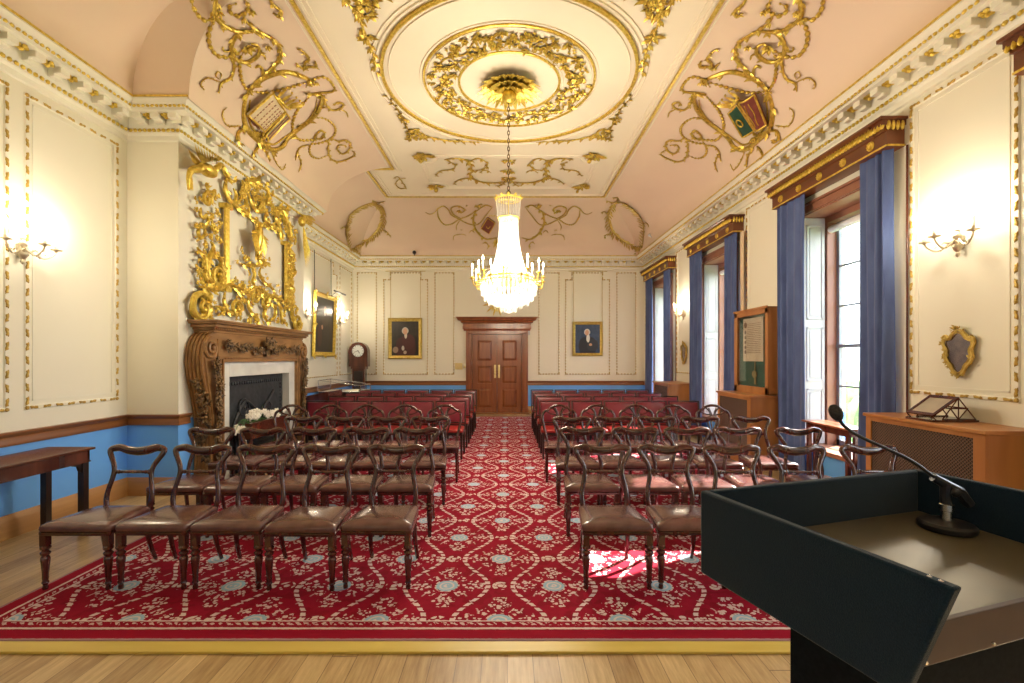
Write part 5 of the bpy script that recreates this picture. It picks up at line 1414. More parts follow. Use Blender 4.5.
for i in range(20): gr.ell((-3.634, FY1-.08, .1+1.1*i/20), (.012, .022, .022), 6, 4); gr.ell((-3.634, FY0+.06, .1+1.1*i/20), (.012, .022, .022), 6, 4)
gr.tube(smooth([(-3.632, 6.2, .6), (-3.628, 6.5, .95), (-3.628, 6.9, .78), (-3.628, 7.3, 1.05)], 6), .02, 6); curl(gr, (-3.628, 6.45, .85), (0, 1, 0), (0, 0, 1), .16, .014); curl(gr, (-3.628, 7.1, .8), (0, 1, 0), (0, 0, 1), .18, .014, sgn=-1)
for z in (.30, .37, .44): gr.tube([(-3.63, 6.15, z), (-3.57, 6.25, z), (-3.57, 7.35, z), (-3.63, 7.45, z)], .010, 6)
for y in (6.2, 7.4): gr.lathe([(.03, 0), (.02, .05), (.025, .2), (.014, .3), (.02, .5), (.03, .54), (0, .6)], (-3.58, y, .03), 10)
gr.build('fireback_and_grate', M['iron'], fp, sharp=50)
MB().box(XB+.19, -3.26, 5.74, 7.86, .001, .03).build('hearth', M['marble'], fp, bev=.005)
# planter with white flowers before the grate
pl = thing('planter_box', 'dark wooden planter stand in front of the fireplace', 'planter', (-3.36, 6.5, .03))
x0, x1, y0, y1 = -3.44, -3.28, 6.02, 6.98
q = MB().box(x0, x1, y0, y1, .50, .70).box(x0-.015, x1+.015, y0-.015, y1+.015, .69, .71).box(x0, x1, y0, y1, .10, .14)
for x in (x0, x1-.03):
    for y in (y0, y1-.04): q.box(x, x+.03, y, y+.04, .031, .52)
q.build('stand', M['mahog'], pl, bev=.003)
fl = thing('white_orchids', 'spray of white flowers in the planter before the fire', 'flowers', (-3.36, 6.5, .712))
sm_ = MB()
for i in range(40):
    y = 5.84+1.12*(i/39)+R.uniform(-.02, .02); z = .765+.03*math.sin((y-6.1)*7)+R.uniform(-.03, .05)-(.09 if y < 6.05 else 0); x = -3.36+R.uniform(-.07, .09)
    n = Vector((R.uniform(.3, .9), R.uniform(-1, -.3), R.uniform(0, .5))).normalized(); pm = MB(); u_ = n.orthogonal().normalized(); v_ = n.cross(u_); rr_ = R.uniform(.028, .038)
    for k in range(5):
        a = 2*PI*k/5; m_ = Matrix((u_*math.cos(a)+v_*math.sin(a), v_*math.cos(a)-u_*math.sin(a), n)).transposed(); pm.ell(Vector((x, y, z))+m_ @ Vector((rr_*.6, 0, .004)), (rr_*.62, rr_*.48, rr_*.16), 7, 4, m_)
    pm.ell(Vector((x, y, z))+n*.012, .010, 6, 4); pm.build('blossom', M['petal'], fl, sharp=60)
    sm_.tube(smooth([(-3.36, min(6.9, max(6.1, y)), .713), (x*.5-1.68, y*.5+.5*max(6.1, y), .76), Vector((x, y, z))-n*.012], 4), .004, 4)
sm_.tube([(-3.36, 6.08, .716), (-3.36, 6.92, .716)], .006, 5)
sm_.build('stems', M['leafgreen'], fl)
gl_ = MB()
for i in range(60):
    p = (-3.36+R.uniform(-.05, .05), 6.10+R.uniform(0, .78), .142); gl_.leaf(p, (R.uniform(-.2, .5), R.uniform(-.6, .6), 1), (1, 0, .1), R.uniform(.15, .3), .03, .15, .3)
solo(gl_, 'leafy_plant', M['leafgreen'], 'green strap-leaved plant on the lower shelf of the planter stand', 'plant', sharp=60)

# ------------------------------------------------------------------ gilt rococo overmantel
om = thing('rococo_overmantel', 'gilt carved rococo overmantel with birds above the oak chimneypiece', 'overmantel', (XB, 6.8, 2.0))
NX = Vector((1, 0, 0))
s1 = lambda X, Y: onx(185+X/6.83, 130+Y/6.83, -3.66)
s2 = lambda X, Y: onx(185+X/6.5, 220+Y/6.5, -3.66)
s3 = lambda X, Y: onx(240+X/8.54, 170+Y/8.54, -3.66)
s4 = lambda X, Y: onx(235+X/7.19, 240+Y/7.19, -3.66)
sc_ = MB()
def ST(f, pts, r, k='band', lv=.11, lw=.72): strand(sc_, [f(*p) for p in pts], r, NX, kind=k, leaves=lv, lw=lw)
def FO(f, X, Y, r, k=9, b=3): rocaille(sc_, f(X, Y), NX, r*.82, 2 if r < .08 else 3)
def CU(f, X, Y, r0, r, sg=1, a0=0, tr=1.5): curl(sc_, f(X, Y), (0, 1, 0), (0, 0, 1), r0, r, tr, a0, sg)
# near upper: stem from bird down
ST(s1, [(230,225),(260,250),(285,310),(320,350),(350,345)], .030); ST(s1, [(285,330),(275,400),(300,470),(350,520),(420,560),(444,580)], .034)
ST(s1, [(330,400),(350,440),(345,490),(380,470),(400,420),(385,380)], .024); FO(s1, 380, 450, .09); FO(s1, 420, 400, .10); FO(s1, 300, 350, .07)
FO(s1, 150, 400, .10, 12, 3); FO(s1, 190, 430, .09, 12, 3); CU(s1, 150, 480, .10, .022); FO(s1, 135, 470, .08); FO(s1, 185, 490, .07)
ST(s1, [(110,530),(105,580),(130,600),(150,570)], .022); ST(s1, [(95,660),(110,640),(140,660),(160,620),(150,580)], .022); FO(s1, 180, 590, .08); FO(s1, 215, 560, .08); FO(s1, 180, 650, .09)
# near side stack
ST(s2, [(100,40),(85,80),(100,120),(130,90),(120,40)], .022); FO(s2, 75, 125, .055, 7, 1); FO(s2, 190, 60, .10); FO(s2, 215, 30, .08); FO(s2, 200, 100, .10, 12, 4); FO(s2, 165, 110, .08); FO(s2, 235, 135, .07)
ST(s2, [(80,180),(95,200),(120,230),(135,300),(130,370),(160,420)], .028); ST(s2, [(170,140),(185,180),(160,240),(145,300),(150,370),(180,410),(230,405),(255,370),(240,330),(205,330),(200,370)], .038, lv=.16)
ST(s2, [(180,200),(210,235),(235,270),(240,300),(285,325)], .030); ST(s2, [(160,250),(190,225),(230,240)], .024)
for p in ((75, 215), (90, 260), (75, 310), (95, 340), (100, 370), (110, 300), (120, 170), (125, 210), (240, 280), (250, 320)): FO(s2, *p, .055, 7, 1)
RQ = random.Random(5)
for _ in range(16): FO(s1, RQ.uniform(70, 240), RQ.uniform(420, 680), .06)
for _ in range(26): FO(s2, RQ.uniform(75, 235), RQ.uniform(20, 430), .06)
for _ in range(12): FO(s3, RQ.uniform(20, 280), RQ.uniform(90, 300), .08)
CU(s2, 210, 360, .17, .032, -1, 1.2, 1.7)
ST(s2, [(95,430),(150,445),(220,450),(280,420),(340,440),(423,480)], .036); FO(s2, 110, 400, .07); FO(s2, 180, 440, .09); FO(s2, 300, 420, .09); FO(s2, 330, 395, .08); FO(s2, 370, 420, .08)
# near base volute
CU(s2, 100, 575, .20, .040, 1, .5, 1.6); ST(s2, [(60,490),(45,560),(60,620),(120,635),(165,600),(160,560),(130,550)], .034); ST(s2, [(150,460),(170,500),(140,540),(100,500)], .028)
for p in ((60, 490), (45, 530), (45, 580), (60, 610), (120, 470), (160, 480), (190, 540)): FO(s2, *p, .06, 8, 1)
ST(s2, [(260,470),(255,530),(270,580),(310,610),(350,590),(350,550),(320,540)], .030); ST(s2, [(190,560),(230,570),(250,600),(215,620)], .024); FO(s2, 250, 600, .07); FO(s2, 200, 580, .06); FO(s2, 340, 570, .08); FO(s2, 380, 520, .08); FO(s2, 360, 630, .05)
# upper centre crest
ST(s3, [(60,100),(110,80),(200,75),(280,110),(300,140)], .045); ST(s3, [(70,180),(90,260),(130,330),(190,350),(200,280),(160,230),(110,250)], .034); ST(s3, [(40,120),(20,180),(50,260),(40,320)], .030)
ST(s3, [(210,120),(240,200),(230,280),(260,300)], .034); ST(s3, [(0,350),(60,390),(110,420),(160,450),(220,480),(300,510),(340,530)], .028); ST(s3, [(230,350),(220,420),(260,470),(320,490)], .032)
for p in ((30, 130), (60, 110), (120, 90), (160, 110), (210, 110), (260, 130), (240, 170), (150, 180), (130, 260), (180, 300), (60, 330), (110, 200), (255, 260), (265, 320), (265, 375), (20, 200), (200, 220), (220, 360), (240, 430), (140, 340), (90, 60)): FO(s3, *p, R.uniform(.07, .12), 9, 3)
# eagle perch stem & basket under it
ST(s3, [(140,400),(140,450),(150,500),(140,540)], .030); FO(s3, 145, 430, .08); FO(s3, 130, 500, .07)
ST(s4, [(45,170),(80,180),(150,185),(210,170),(245,165)], .030); FO(s4, 90, 150, .10); FO(s4, 210, 160, .11, 10, 3); FO(s4, 120, 190, .08); FO(s4, 70, 130, .08, 7, 1); FO(s4, 10, 150, .06); FO(s4, 45, 60, .05); FO(s4, 50, 90, .06); FO(s4, 245, 140, .06)
ST(s4, [(120,190),(140,240),(130,300),(145,340)], .026, lv=.12); FO(s4, 100, 240, .06); ST(s4, [(185,200),(175,240),(200,290),(240,325),(270,350),(290,400)], .024, lv=.12); FO(s4, 225, 265, .07); FO(s4, 230, 330, .06)
# base run, centre
ST(s4, [(0,350),(50,380),(110,370),(150,340),(200,390),(250,400),(320,430),(380,440)], .036); CU(s4, 145, 410, .13, .028, 1); CU(s4, 210, 440, .15, .030, -1, 2); CU(s4, 10, 500, .14, .030); 
ST(s4, [(100,390),(95,450),(110,510),(150,560),(170,600)], .030); ST(s4, [(150,350),(190,360),(215,400),(225,470),(210,540),(240,600)], .030); ST(s4, [(250,440),(290,500),(280,560),(240,590)], .028); ST(s4, [(300,430),(330,500),(340,580),(370,600)], .028)
for i in range(26): FO(s4, R.uniform(0, 400), R.uniform(320, 590), R.uniform(.055, .095), 8, 2)
for p in ((30, 560), (100, 570), (160, 600), (200, 600), (245, 600), (370, 605), (330, 590), (410, 590)): FO(s4, *p, .06, 7, 1)
# far side stack
for i in range(26): FO(s4, 385+R.uniform(-18, 28), 60+i*17, R.uniform(.10, .15), 9, 3)
ST(s4, [(370,60),(420,110),(380,170),(430,230),(380,300),(420,360),(380,430)], .040, lv=.2); CU(s4, 445, 590, .17, .034, -1); ST(s4, [(420,480),(410,540),(440,620),(470,600)], .034); FO(s4, 430, 500, .12); FO(s4, 450, 630, .10)
ST(s3, [(300,340),(310,420),(340,500),(350,600)], .042); ST(s3, [(360,330),(390,430),(420,520),(440,620)], .050, lv=.2); ST(s3, [(300,335),(360,330),(400,350)], .045)
for p in ((310, 350), (340, 350), (390, 360), (400, 420), (420, 480), (430, 560), (460, 600), (470, 540), (330, 400), (350, 560), (380, 500)): FO(s3, *p, .10, 8, 3)
sc_.build('scrollwork', M['gold'], om, sharp=50)
for (px, ya_, yb_) in ((226.3, 208, 288), (286, 245, 300)):
    a = onx(px, ya_, -3.66); b = onx(px, yb_, -3.66); c = MB()
    for k in range(3): c.tube([(-3.655, a.y-.03+.03*k, a.z), (-3.655, a.y-.03+.03*k, b.z)], .020, 8)
    c.box(XB+.002, -3.61, a.y-.07, a.y+.07, a.z-.01, a.z+.05); c.box(XB+.002, -3.62, a.y-.06, a.y+.06, b.z-.05, b.z)
    c.build('column', M['gold'], om)
def bird(f, body, head, tail, wing, sz, label, standing=False):
    """body, head, tail, wing-tip: points in crop coordinates"""
    B, H, T = f(*body), f(*head), f(*tail); B.x += .08; H.x += .10; T.x += .04
    m = MB()
    ax = (H-B); axn = ax.normalized()
    pts = smooth([T.lerp(B, .45), B-axn*sz*.35, B, B+axn*sz*.5, H-axn*sz*.1, H], 5); n = len(pts)
    rad = [sz*(.12+.36*math.sin(PI*min(1, i/(n-1)*1.25))**1.2) if i/(n-1) < .65 else sz*(.30-.42*(i/(n-1)-.65)) for i in range(n)]
    m.tube(pts, rad, 12); m.ell(H, sz*.19, 10, 7); m.leaf(H, (0, (H-B).y, -.25*abs((H-B).z)-.05), (1, 0, 0), sz*.35, sz*.14, .5, 0)
    for i in range(9):
        d = (T-B).normalized()+Vector((.05*(i-4), 0, .0))+Vector((0, .09*(i-4), 0)); m.leaf(B+(T-B)*.25, d, NX, (T-B).length*.85, sz*.16, .2, .05)
    for s, wt in enumerate(wing):
        Wp = f(*wt); Wp.x += .10+.08*s; sh_ = B+axn*sz*.15; sh_.x += .05*(1 if s else -1)
        for i in range(8):
            g = i/7; dd = (Wp-sh_).lerp((T-sh_)*.6, g*.75); m.leaf(sh_, dd, NX, dd.length, sz*.22, .2, .12)
            m.leaf(sh_+Vector((.02, 0, 0)), dd, NX, dd.length*.55, sz*.22, .3, .15)
    m.build('carved_bird', M['gold'], om, sharp=45, label=label)
# near top bird: body at (150,270), neck curving left and long tail hanging, wings swept back to upper left
s1x = lambda X, Y, xo: onx(185+X/6.83, 130+Y/6.83, -3.66+xo)
def feather(a, b, xa, xb, w_, cv=.08):
    A = s1x(*a, xa); Bq = s1x(*b, xb); m.leaf(A, Bq-A, NX, (Bq-A).length, w_, .22, cv)
m = MB(); B = s1x(155, 275, .10); H = s1x(215, 262, .14)
m.ell(B, (.085, .15, .075), 12, 8); m.tube(smooth([B+Vector((.02, -.1, .0)), s1x(95, 265, .09), s1x(45, 275, .09), s1x(25, 330, .08), s1x(25, 410, .07)], 5), [.062-.0025*i for i in range(21)], 10)
m.tube(smooth([B+Vector((.0, .1, .02)), H, s1x(245, 235, .14), s1x(262, 255, .14)], 5), [.045-.0018*i for i in range(16)], 8)
for k in range(7): feather((42, 290), (12+6*k, 415), .08, .07, .04)
for k in range(10):
    g = k/9; feather((120+95*g, 225-20*g), (45+205*g, 85+105*g), .12, .22, .055)
    feather((125+80*g, 228-20*g), (85+130*g, 150+50*g), .14, .23, .055)
for k in range(7):
    g = k/6; feather((115-10*g, 235+5*g), (2+30*g, 128+75*g), .06, .10, .05)
m.build('carved_bird', M['gold'], om, sharp=45, label='gilt bird with raised wings at the near top corner')
# centre eagle of the frame
m = MB(); B = s3(150, 590)+Vector((.08, 0, 0)); B = onx(257, 240, -3.58)
m.tube(smooth([B+Vector((0, 0, -.17)), B+Vector((.01, 0, -.08)), B+Vector((.02, 0, .03)), B+Vector((.03, 0, .12)), B+Vector((.05, -.01, .18))], 5), [.026+.036*math.sin(PI*i/20*.95) for i in range(21)], 12)
m.ell(B+Vector((.06, -.01, .205)), (.042, .048, .040), 10, 7); m.leaf(B+Vector((.07, -.03, .205)), (.3, -.6, -.5), NX, .07, .035, .6, 0)
for s in (-1, 1):
    for k in range(8):
        m.leaf(B+Vector((.03, s*.05, .10)), Vector((.0, s*(.75-.07*k), -.2-.22*k)), NX, .20+.02*k, .055, .3, .1)
    m.tube([B+Vector((.02, s*.04, -.12)), B+Vector((.04, s*.05, -.22))], [.026, .014], 7)
    for k in (-1, 0, 1): m.leaf(B+Vector((.04, s*.05, -.215)), (.5, .35*k, -.3), NX, .06, .02, .5, .1)
for k in range(5): m.leaf(B+Vector((0, 0, -.12)), (.0, .16*(k-2), -1), NX, .2, .05, .3, .05)
foliage(m, B+Vector((0, 0, -.25)), NX, .12, 12, 3)
m.build('carved_eagle', M['gold'], om, sharp=45, label='gilt eagle perched at the centre of the frame')
m = MB(); B = s3(480, 440)+Vector((.10, 0, 0))
m.ell(B, (.06, .08, .09), 12, 8); m.tube(smooth([B+Vector((0, 0, .08)), s3(490, 400)+Vector((.12, 0, 0)), s3(540, 405)+Vector((.13, 0, 0)), s3(575, 430)+Vector((.13, 0, 0))], 5), [.05-.0022*i for i in range(16)], 9)
for k in range(8): m.leaf(s3(500, 470)+Vector((.08, 0, 0)), s3(505+6*k, 680)-s3(500, 470), NX, .75-.03*k, .05, .3, .05); m.leaf(B+Vector((.03, 0, .05)), s3(560, 400+12*k)-s3(470, 410), NX, .33, .06, .3, .08)
m.build('carved_bird', M['gold'], om, sharp=45, label='gilt bird with trailing tail at the far top corner')

# ------------------------------------------------------------------ pictures
def portrait_mat(name, bgc, bgc2, coat, face=(.5, .5), skin=(.55, .30, .20), full=False, sky=None):
    m, nt, bs = new_mat(name); vec, x, y, z = coords(nt, 'Generated')
    return m, nt, bs
def canvas_mat(name, axis, bgc, bgc2, shapes):
    """painted sitter: coloured soft ellipses and blocks in the canvas' own 0..1 frame (u to the viewer's right)"""
    m, nt, bs = new_mat(name); vec, x, y, z = coords(nt, 'Generated')
    u = x if axis == 'x' else y; v = z
    nz = noise(nt, vec, 6, 4); u = u+(nz-.5)*.03; v = v+(noise(nt, vec, 7, 4)-.5)*.03
    c = mixc(nt, bgc, bgc2, ((nz-.5)*3.0+.5).min(1.0).max(0.0))
    for (cu, cv, ru, rv, col, pw) in shapes:
        d = (((u-cu)/ru).abs().op('POWER', pw)+((v-cv)/rv).abs().op('POWER', pw))
        c = mixc(nt, c, col, d.less(1.0, .25))
    nt.links.new(c, bs.inputs['Base Color']); bs.inputs['Roughness'].default_value = .35; return m
SK = (.60, .34, .22)
M['cv_left'] = canvas_mat('portrait_maroon_coat', 'x', (.012, .010, .009), (.035, .025, .018), [(.52, .22, .36, .34, (.060, .015, .016), 2.6), (.62, .40, .24, .22, (.075, .018, .018), 2.2), (.52, .60, .05, .10, (.62, .55, .46), 2), (.50, .72, .12, .10, (.50, .46, .40), 2), (.50, .70, .075, .095, SK, 2), (.42, .22, .05, .07, (.55, .50, .42), 2), (.15, .17, .10, .09, (.30, .20, .14), 2), (.50, .10, .06, .05, (.50, .40, .3), 2)])
M['cv_right'] = canvas_mat('portrait_blue_grey', 'x', (.020, .045, .10), (.045, .075, .15), [(.50, .25, .36, .33, (.018, .020, .032), 2.4), (.70, .28, .22, .2, (.03, .035, .05), 2.4), (.52, .52, .07, .14, (.70, .70, .66), 2), (.48, .73, .12, .11, (.62, .60, .56), 2), (.47, .71, .075, .095, SK, 2), (.62, .30, .06, .045, SK, 2)])
M['cv_full'] = canvas_mat('full_length_portrait', 'y', (.010, .010, .009), (.028, .020, .014), [(.52, .40, .22, .38, (.016, .012, .012), 2.4), (.52, .62, .18, .14, (.05, .03, .025), 2.2), (.50, .72, .05, .05, (.7, .66, .58), 2), (.5, .80, .07, .05, SK, 2), (.36, .46, .05, .04, SK, 2), (.25, .3, .12, .2, (.06, .02, .015), 2)])
def picture(name, c, w_, h_, axis, fw_, mat, label, fmat, tilt=0, plaque=False, leafy=False):
    """built facing -y at the origin then turned; axis 'x' hangs on the back wall, 'y' on the left wall"""
    t = thing(name, label, 'painting', tuple(c)); X = Matrix.Translation(Vector(c)) @ (Matrix.Rotation(PI/2, 4, 'Z') if axis == 'y' else Matrix.Identity(4)) @ Matrix.Rotation(tilt, 4, 'X')
    f = MB(); prof = [(0, .0), (0, -.03), (fw_*.25, -.055), (fw_*.45, -.04), (fw_*.75, -.035), (fw_, -.015), (fw_, 0)]
    rows = []
    for (sx, sz) in ((-1, -1), (1, -1), (1, 1), (-1, 1)): rows.append([Vector((sx*(w_/2-o), d, sz*(h_/2-o))) for (o, d) in prof])
    rows.append(rows[0]); f.grid(rows)
    stp = .045
    for (L, dx, dz, fx) in ((w_, 1, 0, lambda s, q: (s, q)), (h_, 0, 1, lambda s, q: (q, s))):
        k = int(L/stp)
        for q in (-1, 1):
            for i in range(k):
                s = -L/2+fw_*.4+(L-fw_*.8)*(i+.5)/k; e = q*((h_ if dx else w_)/2-fw_*.45)
                a, b = fx(s, e)
                if leafy: f.leaf((a, -.04, b), (dx+.3*q*dz, 0, dz+.3*q*dx), (0, -1, 0), .06, .045, .4, .3); f.ell((a, -.045, b), (.013, .012, .013), 5, 4)
                else: f.ell((a, -.040, b), (.015, .010, .010) if dx else (.010, .010, .015), 5, 4)
    if leafy:
        for sx in (-1, 0, 1):
            for sz in (-1, 0, 1):
                if sx or sz: foliage(f, (sx*(w_/2-.02), -.04, sz*(h_/2-.02)), (0, -1, 0), .08, 10, 2)
    f.xf(X).build('frame', M[fmat], t, sharp=50)
    cvm = MB().box(-w_/2+fw_*.9, w_/2-fw_*.9, -.016, -.012, -h_/2+fw_*.9, h_/2-fw_*.9).xf(X); o = cvm.build('canvas', M[mat], t)
    if plaque: MB().box(-.06, .06, -.058, -.045, -h_/2+.015, -h_/2+.05).xf(X).build('name_plate', M['brass'], t)
    return t
cx = (X_(388.4)+X_(422.3))/2; cz = (Z_(318)+Z_(359))/2
picture('framed_portrait', (cx, YF-.012, cz), X_(422.3)-X_(388.4), Z_(318)-Z_(359), 'x', .10, 'cv_left', 'gilt-framed portrait of a seated person in a maroon coat, left of the door', 'gold_dull', plaque=True)
cx2 = (X_(572.3)+X_(602.6))/2; cz2 = (Z_(321.7)+Z_(356))/2
picture('framed_portrait', (cx2, YF-.012, cz2), X_(602.6)-X_(572.3), Z_(321.7)-Z_(356), 'x', .085, 'cv_right', 'gilt-framed portrait on a blue ground, right of the door', 'gold_dull')
picture('framed_portrait', (XL+.05, 10.92, 2.31), 1.28, 1.46, 'y', .11, 'cv_full', 'large dark full-length portrait in a leafy gilt frame on the left wall', 'gold', tilt=.03, leafy=True)
for (pxs, ztop, who, yy) in (((390.8, 420.6), Z_(318), 'maroon-coated', 0), ((573.5, 602.0), Z_(321.7), 'blue-ground', 0)):
    for i, px in enumerate(pxs): solo(MB().tube([(X_(px), YF-.03, ztop-.02), (X_(px), YF-.03, 3.97)], .006, 5), 'picture_chain', M['gold_dull'], 'thin hanging chain of the %s portrait, %s side' % (who, ('left', 'right')[i]), 'picture chain')
    solo(MB().tube([(X_(pxs[0])-.14, YF-.035, 3.975), (X_(pxs[1])+.14, YF-.035, 3.975)], .009, 6), 'picture_rail', M['gold_dull'], 'short metal hanging rail high above the %s portrait' % who, 'picture rail')
for i, yy in enumerate((10.42, 11.4)): solo(MB().tube([(XL+.035, yy, 3.02), (XL+.03, yy, 3.95)], .008, 5), 'picture_chain', M['blackmetal'], 'dark hanging chain of the full-length portrait, %s side' % ('near', 'far')[i], 'picture chain')
pt = MB().tube([(XL+.22, 11.1, 3.14), (XL+.22, 11.85, 3.14)], .022, 8).tube([(XL+.0, 11.45, 3.05), (XL+.12, 11.45, 3.14), (XL+.22, 11.45, 3.14)], .008, 6)
solo(pt, 'picture_light', M['blackmetal'], 'dark picture light bar above the full-length portrait', 'picture light')

# ------------------------------------------------------------------ longcase clock, vitrines
X0, X1 = -4.27, -3.72; YC = 12.72
lc = thing('longcase_clock', 'dark mahogany round-headed longcase clock in the far left corner', 'clock', ((X0+X1)/2, YC, 0))
xc = (X0+X1)/2; hw = (X1-X0)/2-.02
b = MB(); arc = [(xc+hw*math.cos(PI*i/14), 1.72+hw*math.sin(PI*i/14)) for i in range(15)]
b.prism([(xc-hw, 1.32), (xc+hw, 1.32)]+arc, 'y', YC-.12, YC+.12); b.prism([(xc-.17, .5), (xc+.17, .5), (xc+.17, 1.27), (xc-.17, 1.27)], 'y', YC-.09, YC+.10)
b.box(xc-.24, xc+.24, YC-.13, YC+.12, 0, .5); b.box(xc-.26, xc+.26, YC-.14, YC+.12, .48, .53); b.box(xc-.2, xc+.2, YC-.11, YC+.12, 1.25, 1.34); b.box(xc-.26, xc+.26, YC-.14, YC+.12, 0, .10)
b.build('case', M['mahog'], lc, bev=.006)
MB().box(xc-.12, xc+.12, YC-.10, YC-.09, .58, 1.2).build('trunk_door', M['blackwood'], lc, bev=.004)
hd_ = MB().tube([Vector((xc+.175*math.cos(2*PI*k/32), YC-.125, 1.74+.175*math.sin(2*PI*k/32))) for k in range(32)], .012, 6, closed=True); hd_.build('bezel', M['mahog'], lc)
M['dial'] = plain('white_dial', (.80, .84, .82), rough=.35)
dl = MB().lathe([(0, -.008), (.155, -.008), (.155, 0), (0, 0)], (xc, YC-.12, 1.74), 32, 'y').build('dial', M['dial'], lc)
nm = MB()
for k in range(12):
    a = k*PI/6; nm.join(MB().box(-.006, .006, -.003, 0, .120, .148), Matrix.Translation((xc, YC-.128, 1.74)) @ Matrix.Rotation(a, 4, 'Y'))
nm.join(MB().box(-.005, .005, -.004, 0, -.02, .12), Matrix.Translation((xc, YC-.129, 1.74)) @ Matrix.Rotation(-1.9, 4, 'Y')); nm.join(MB().box(-.007, .007, -.004, 0, -.02, .08), Matrix.Translation((xc, YC-.129, 1.74)) @ Matrix.Rotation(2.5, 4, 'Y'))
nm.build('hands_and_numerals', M['blackmetal'], dl)
vt = thing('glass_display_case', 'table display case with a sloping glass top beside the clock', 'display case', (-3.75, 10.9, 0))
x0, x1, y0, y1 = -4.22, -3.27, 10.5, 11.25
b = MB().box(x0, x1, y0, y1, .66, .80)
b.build('case_base', M['blackwood'], vt, bev=.004)
for x in (x0+.03, x1-.03):
    for y in (y0+.03, y1-.03): MB().box(x-.022, x+.022, y-.022, y+.022, 0, .66).build('leg', M['blackwood'], vt)
gv = [(x0, .80), (x1, .80), (x1, .93), (x0, 1.05)]
fr = MB()
for y in (y0, y1):
    for i in range(4): fr.tube([(gv[i][0], y, gv[i][1]), (gv[(i+1) % 4][0], y, gv[(i+1) % 4][1])], .008, 5)
for q in gv: fr.tube([(q[0], y0, q[1]), (q[0], y1, q[1])], .008, 5)
fr.build('glazing_frame', M['steel'], vt)
MB().prism([(x0+.006, .80), (x1-.006, .80), (x1-.006, .925), (x0+.006, 1.045)], 'y', y0+.004, y1-.004).build('glass', M['glass'], vt)
solo(MB().box(x0+.10, x0+.42, y0+.12, y0+.5, .802, .81).box(x0+.5, x0+.84, y0+.15, y0+.55, .802, .812), 'display_document', M['parch'], 'pale opened documents lying inside the glass display case', 'document')
v2 = thing('sloping_display_case', 'dark wooden display cabinet with a slanted lid beyond the fireplace', 'display case', (-3.9, 9.1, 0))
MB().prism([(-4.24, 0), (-3.36, 0), (-3.36, .70), (-4.24, .70)], 'y', 8.82, 9.5).build('cabinet', M['blackwood'], v2, bev=.004)
MB().prism([(-4.26, .70), (-3.34, .70), (-3.34, .92), (-4.26, .74)], 'y', 8.80, 9.52).build('lid', M['mahog'], v2, bev=.004)
lpn = MB(); lpn.add([(-4.18, 8.86, .762), (-3.42, 8.86, .908), (-3.42, 9.46, .908), (-4.18, 9.46, .762)], [(0, 1, 2, 3)]); lpn.add([(-4.18, 8.86, .754), (-3.42, 8.86, .90), (-3.42, 9.46, .90), (-4.18, 9.46, .754)], [(3, 2, 1, 0)])
lpn.build('glass_lid', M['glass'], v2)

# ------------------------------------------------------------------ shield mirrors
M['mirror'] = plain('reddish_mirror', (.22, .20, .24), (.40, .34, .36), rough=.07, metal=.9, scale=14)  # reddish tone in the glass stands in for the carpet's reflection
def shield_mirror(y, z, label, sc=1.0):
    t = thing('shield_mirror', label, 'mirror', (XR, y, z), 'small gilt shield mirrors')
    out = [(0, .20), (.045, .185), (.09, .135), (.135, .13), (.15, .08), (.125, .02), (.135, -.04), (.11, -.10), (.075, -.135), (.045, -.19), (0, -.215)]
    full = out+[(-a, b) for a, b in out[1:-1]][::-1]
    pts = smooth([Vector((XR-.03, y+a*sc, z+b*sc)) for a, b in full], 4, True)
    gl2 = MB().prism([(p.y, p.z) for p in [Vector((0, y+(p.y-y)*.86, z+(p.z-z)*.86)) for p in pts]], 'x', XR-.028, XR-.016); gl2.build('mirror_glass', M['mirror'], t)
    f = MB().tube(pts, .014*sc, 7, closed=True); NXm = Vector((-1, 0, 0))
    f.tube([p+Vector((-.006, 0, 0))+(Vector((XR, y, z))-Vector((XR, p.y, p.z))).normalized()*.02 for p in pts], .007, 6, closed=True)
    for (a, b) in full: foliage(f, (XR-.034, y+a*1.04*sc, z+b*1.04*sc), NXm, .030*sc, 7, 1)
    foliage(f, (XR-.04, y, z+.205*sc), NXm, .055*sc, 10, 2); foliage(f, (XR-.04, y, z-.21*sc), NXm, .04*sc, 8, 1)
    for s in (-1, 1): curl(f, (XR-.034, y+s*.12*sc, z+.13*sc), (0, 1, 0), (0, 0, 1), .035*sc, .009, 1.2, 0, s); curl(f, (XR-.034, y+s*.12*sc, z-.03*sc), (0, 1, 0), (0, 0, 1), .028*sc, .008, 1.2, 0, s)
    f.build('carved_frame', M['gold_dull'], t, sharp=50)
    MB().box(XR-.018, XR-.001, y-.03, y+.03, z-.03, z+.03).build('hanging_block', M['darkwood'], t); return t
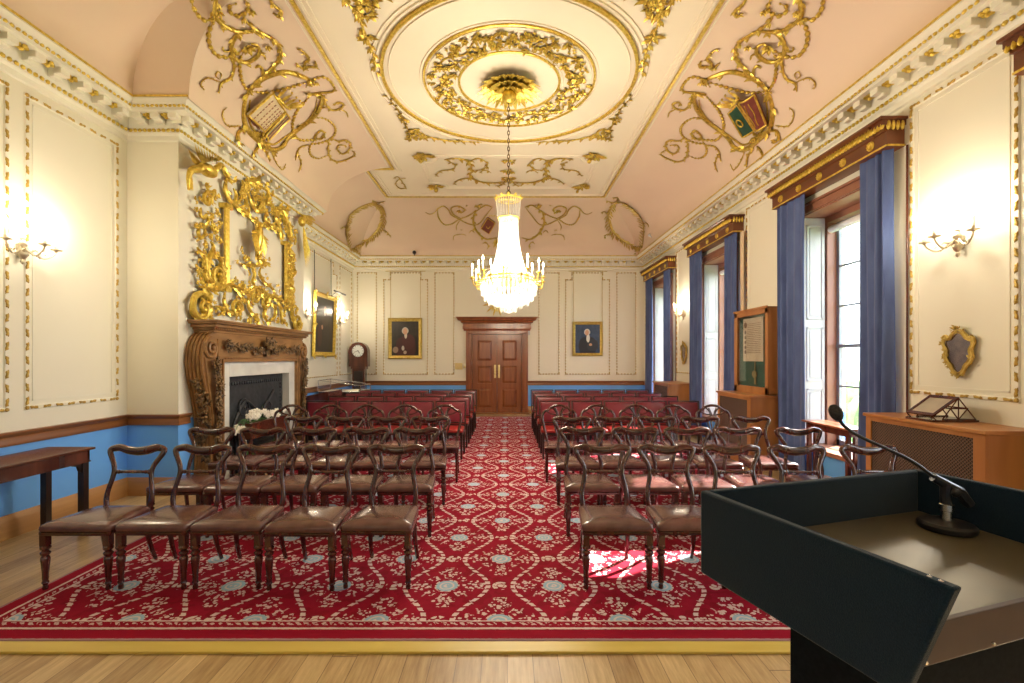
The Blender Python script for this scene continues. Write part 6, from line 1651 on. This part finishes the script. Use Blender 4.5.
shield_mirror(3.98, 1.60, 'small gilt shield-shaped mirror on the near right wall above the book rest', .92)
shield_mirror(10.15, 1.66, 'small gilt shield-shaped mirror between the two far windows', 1.05)

# ------------------------------------------------------------------ odds and ends on the back wall
sb = MB(); sx, sz_ = DC+.0, 3.12
for k in range(24):
    a = 2*PI*k/24; L = .42 if k % 2 else .30; sb.leaf((sx+.10*math.cos(a), YF-.03, sz_+.10*math.sin(a)), (math.cos(a), 0, math.sin(a)), (0, -1, 0), L-.1, .055, .3, 0)
sb.lathe([(0, -.05), (.08, -.045), (.14, -.03), (.15, 0), (0, 0)], (sx, YF-.005, sz_), 24, 'y')
solo(sb, 'sunburst_ornament', M['gold'], 'spiky gilt sunburst on the wall above the door, half hidden by the chandelier', 'wall ornament')
pp = thing('brass_plaque', 'small brass switch plate on the wall left of the door', 'switch plate', (X_(457), YF, Z_(365.5)))
MB().box(X_(455)-.0, X_(462.5), YF-.02, YF-.001, Z_(369.5), Z_(363)).build('plate', M['brass'], pp, bev=.003)
MB().lathe([(0, -.04), (.03, -.035), (.035, -.001), (0, 0)], (X_(464.6), YF, Z_(367)), 12, 'y').build('knob', M['brass'], pp)
solo(MB().box(X_(527.7), X_(529.8), YF-.03, YF-.001, Z_(335), Z_(330.5)).box(X_(528.2), X_(529.3), YF-.036, YF-.03, Z_(334), Z_(332)), 'door_sensor', M['white'], 'tiny white sensor box on the wall at the top right of the door frame', 'sensor')
q = thing('security_camera', 'small black dome camera standing on the far cornice', 'camera', (X_(417), 12.80, 4.345))
MB().lathe([(.02, 0), (.012, .01), (.012, .05), (0, .05)], (X_(417), 12.8, 4.345), 10).build('stand', M['blackmetal'], q)
MB().ell((X_(417), 12.78, 4.42), (.05, .055, .05), 12, 8).build('lens_dome', M['blackmetal'], q)
solo(MB().ell((3.30, 10.9, 4.40), .035, 8, 6).tube([(3.36, 10.9, 4.346), (3.31, 10.9, 4.39)], .012, 6), 'cornice_spotlight', M['white'], 'tiny white spotlight on the right cornice near the far end', 'spotlight')
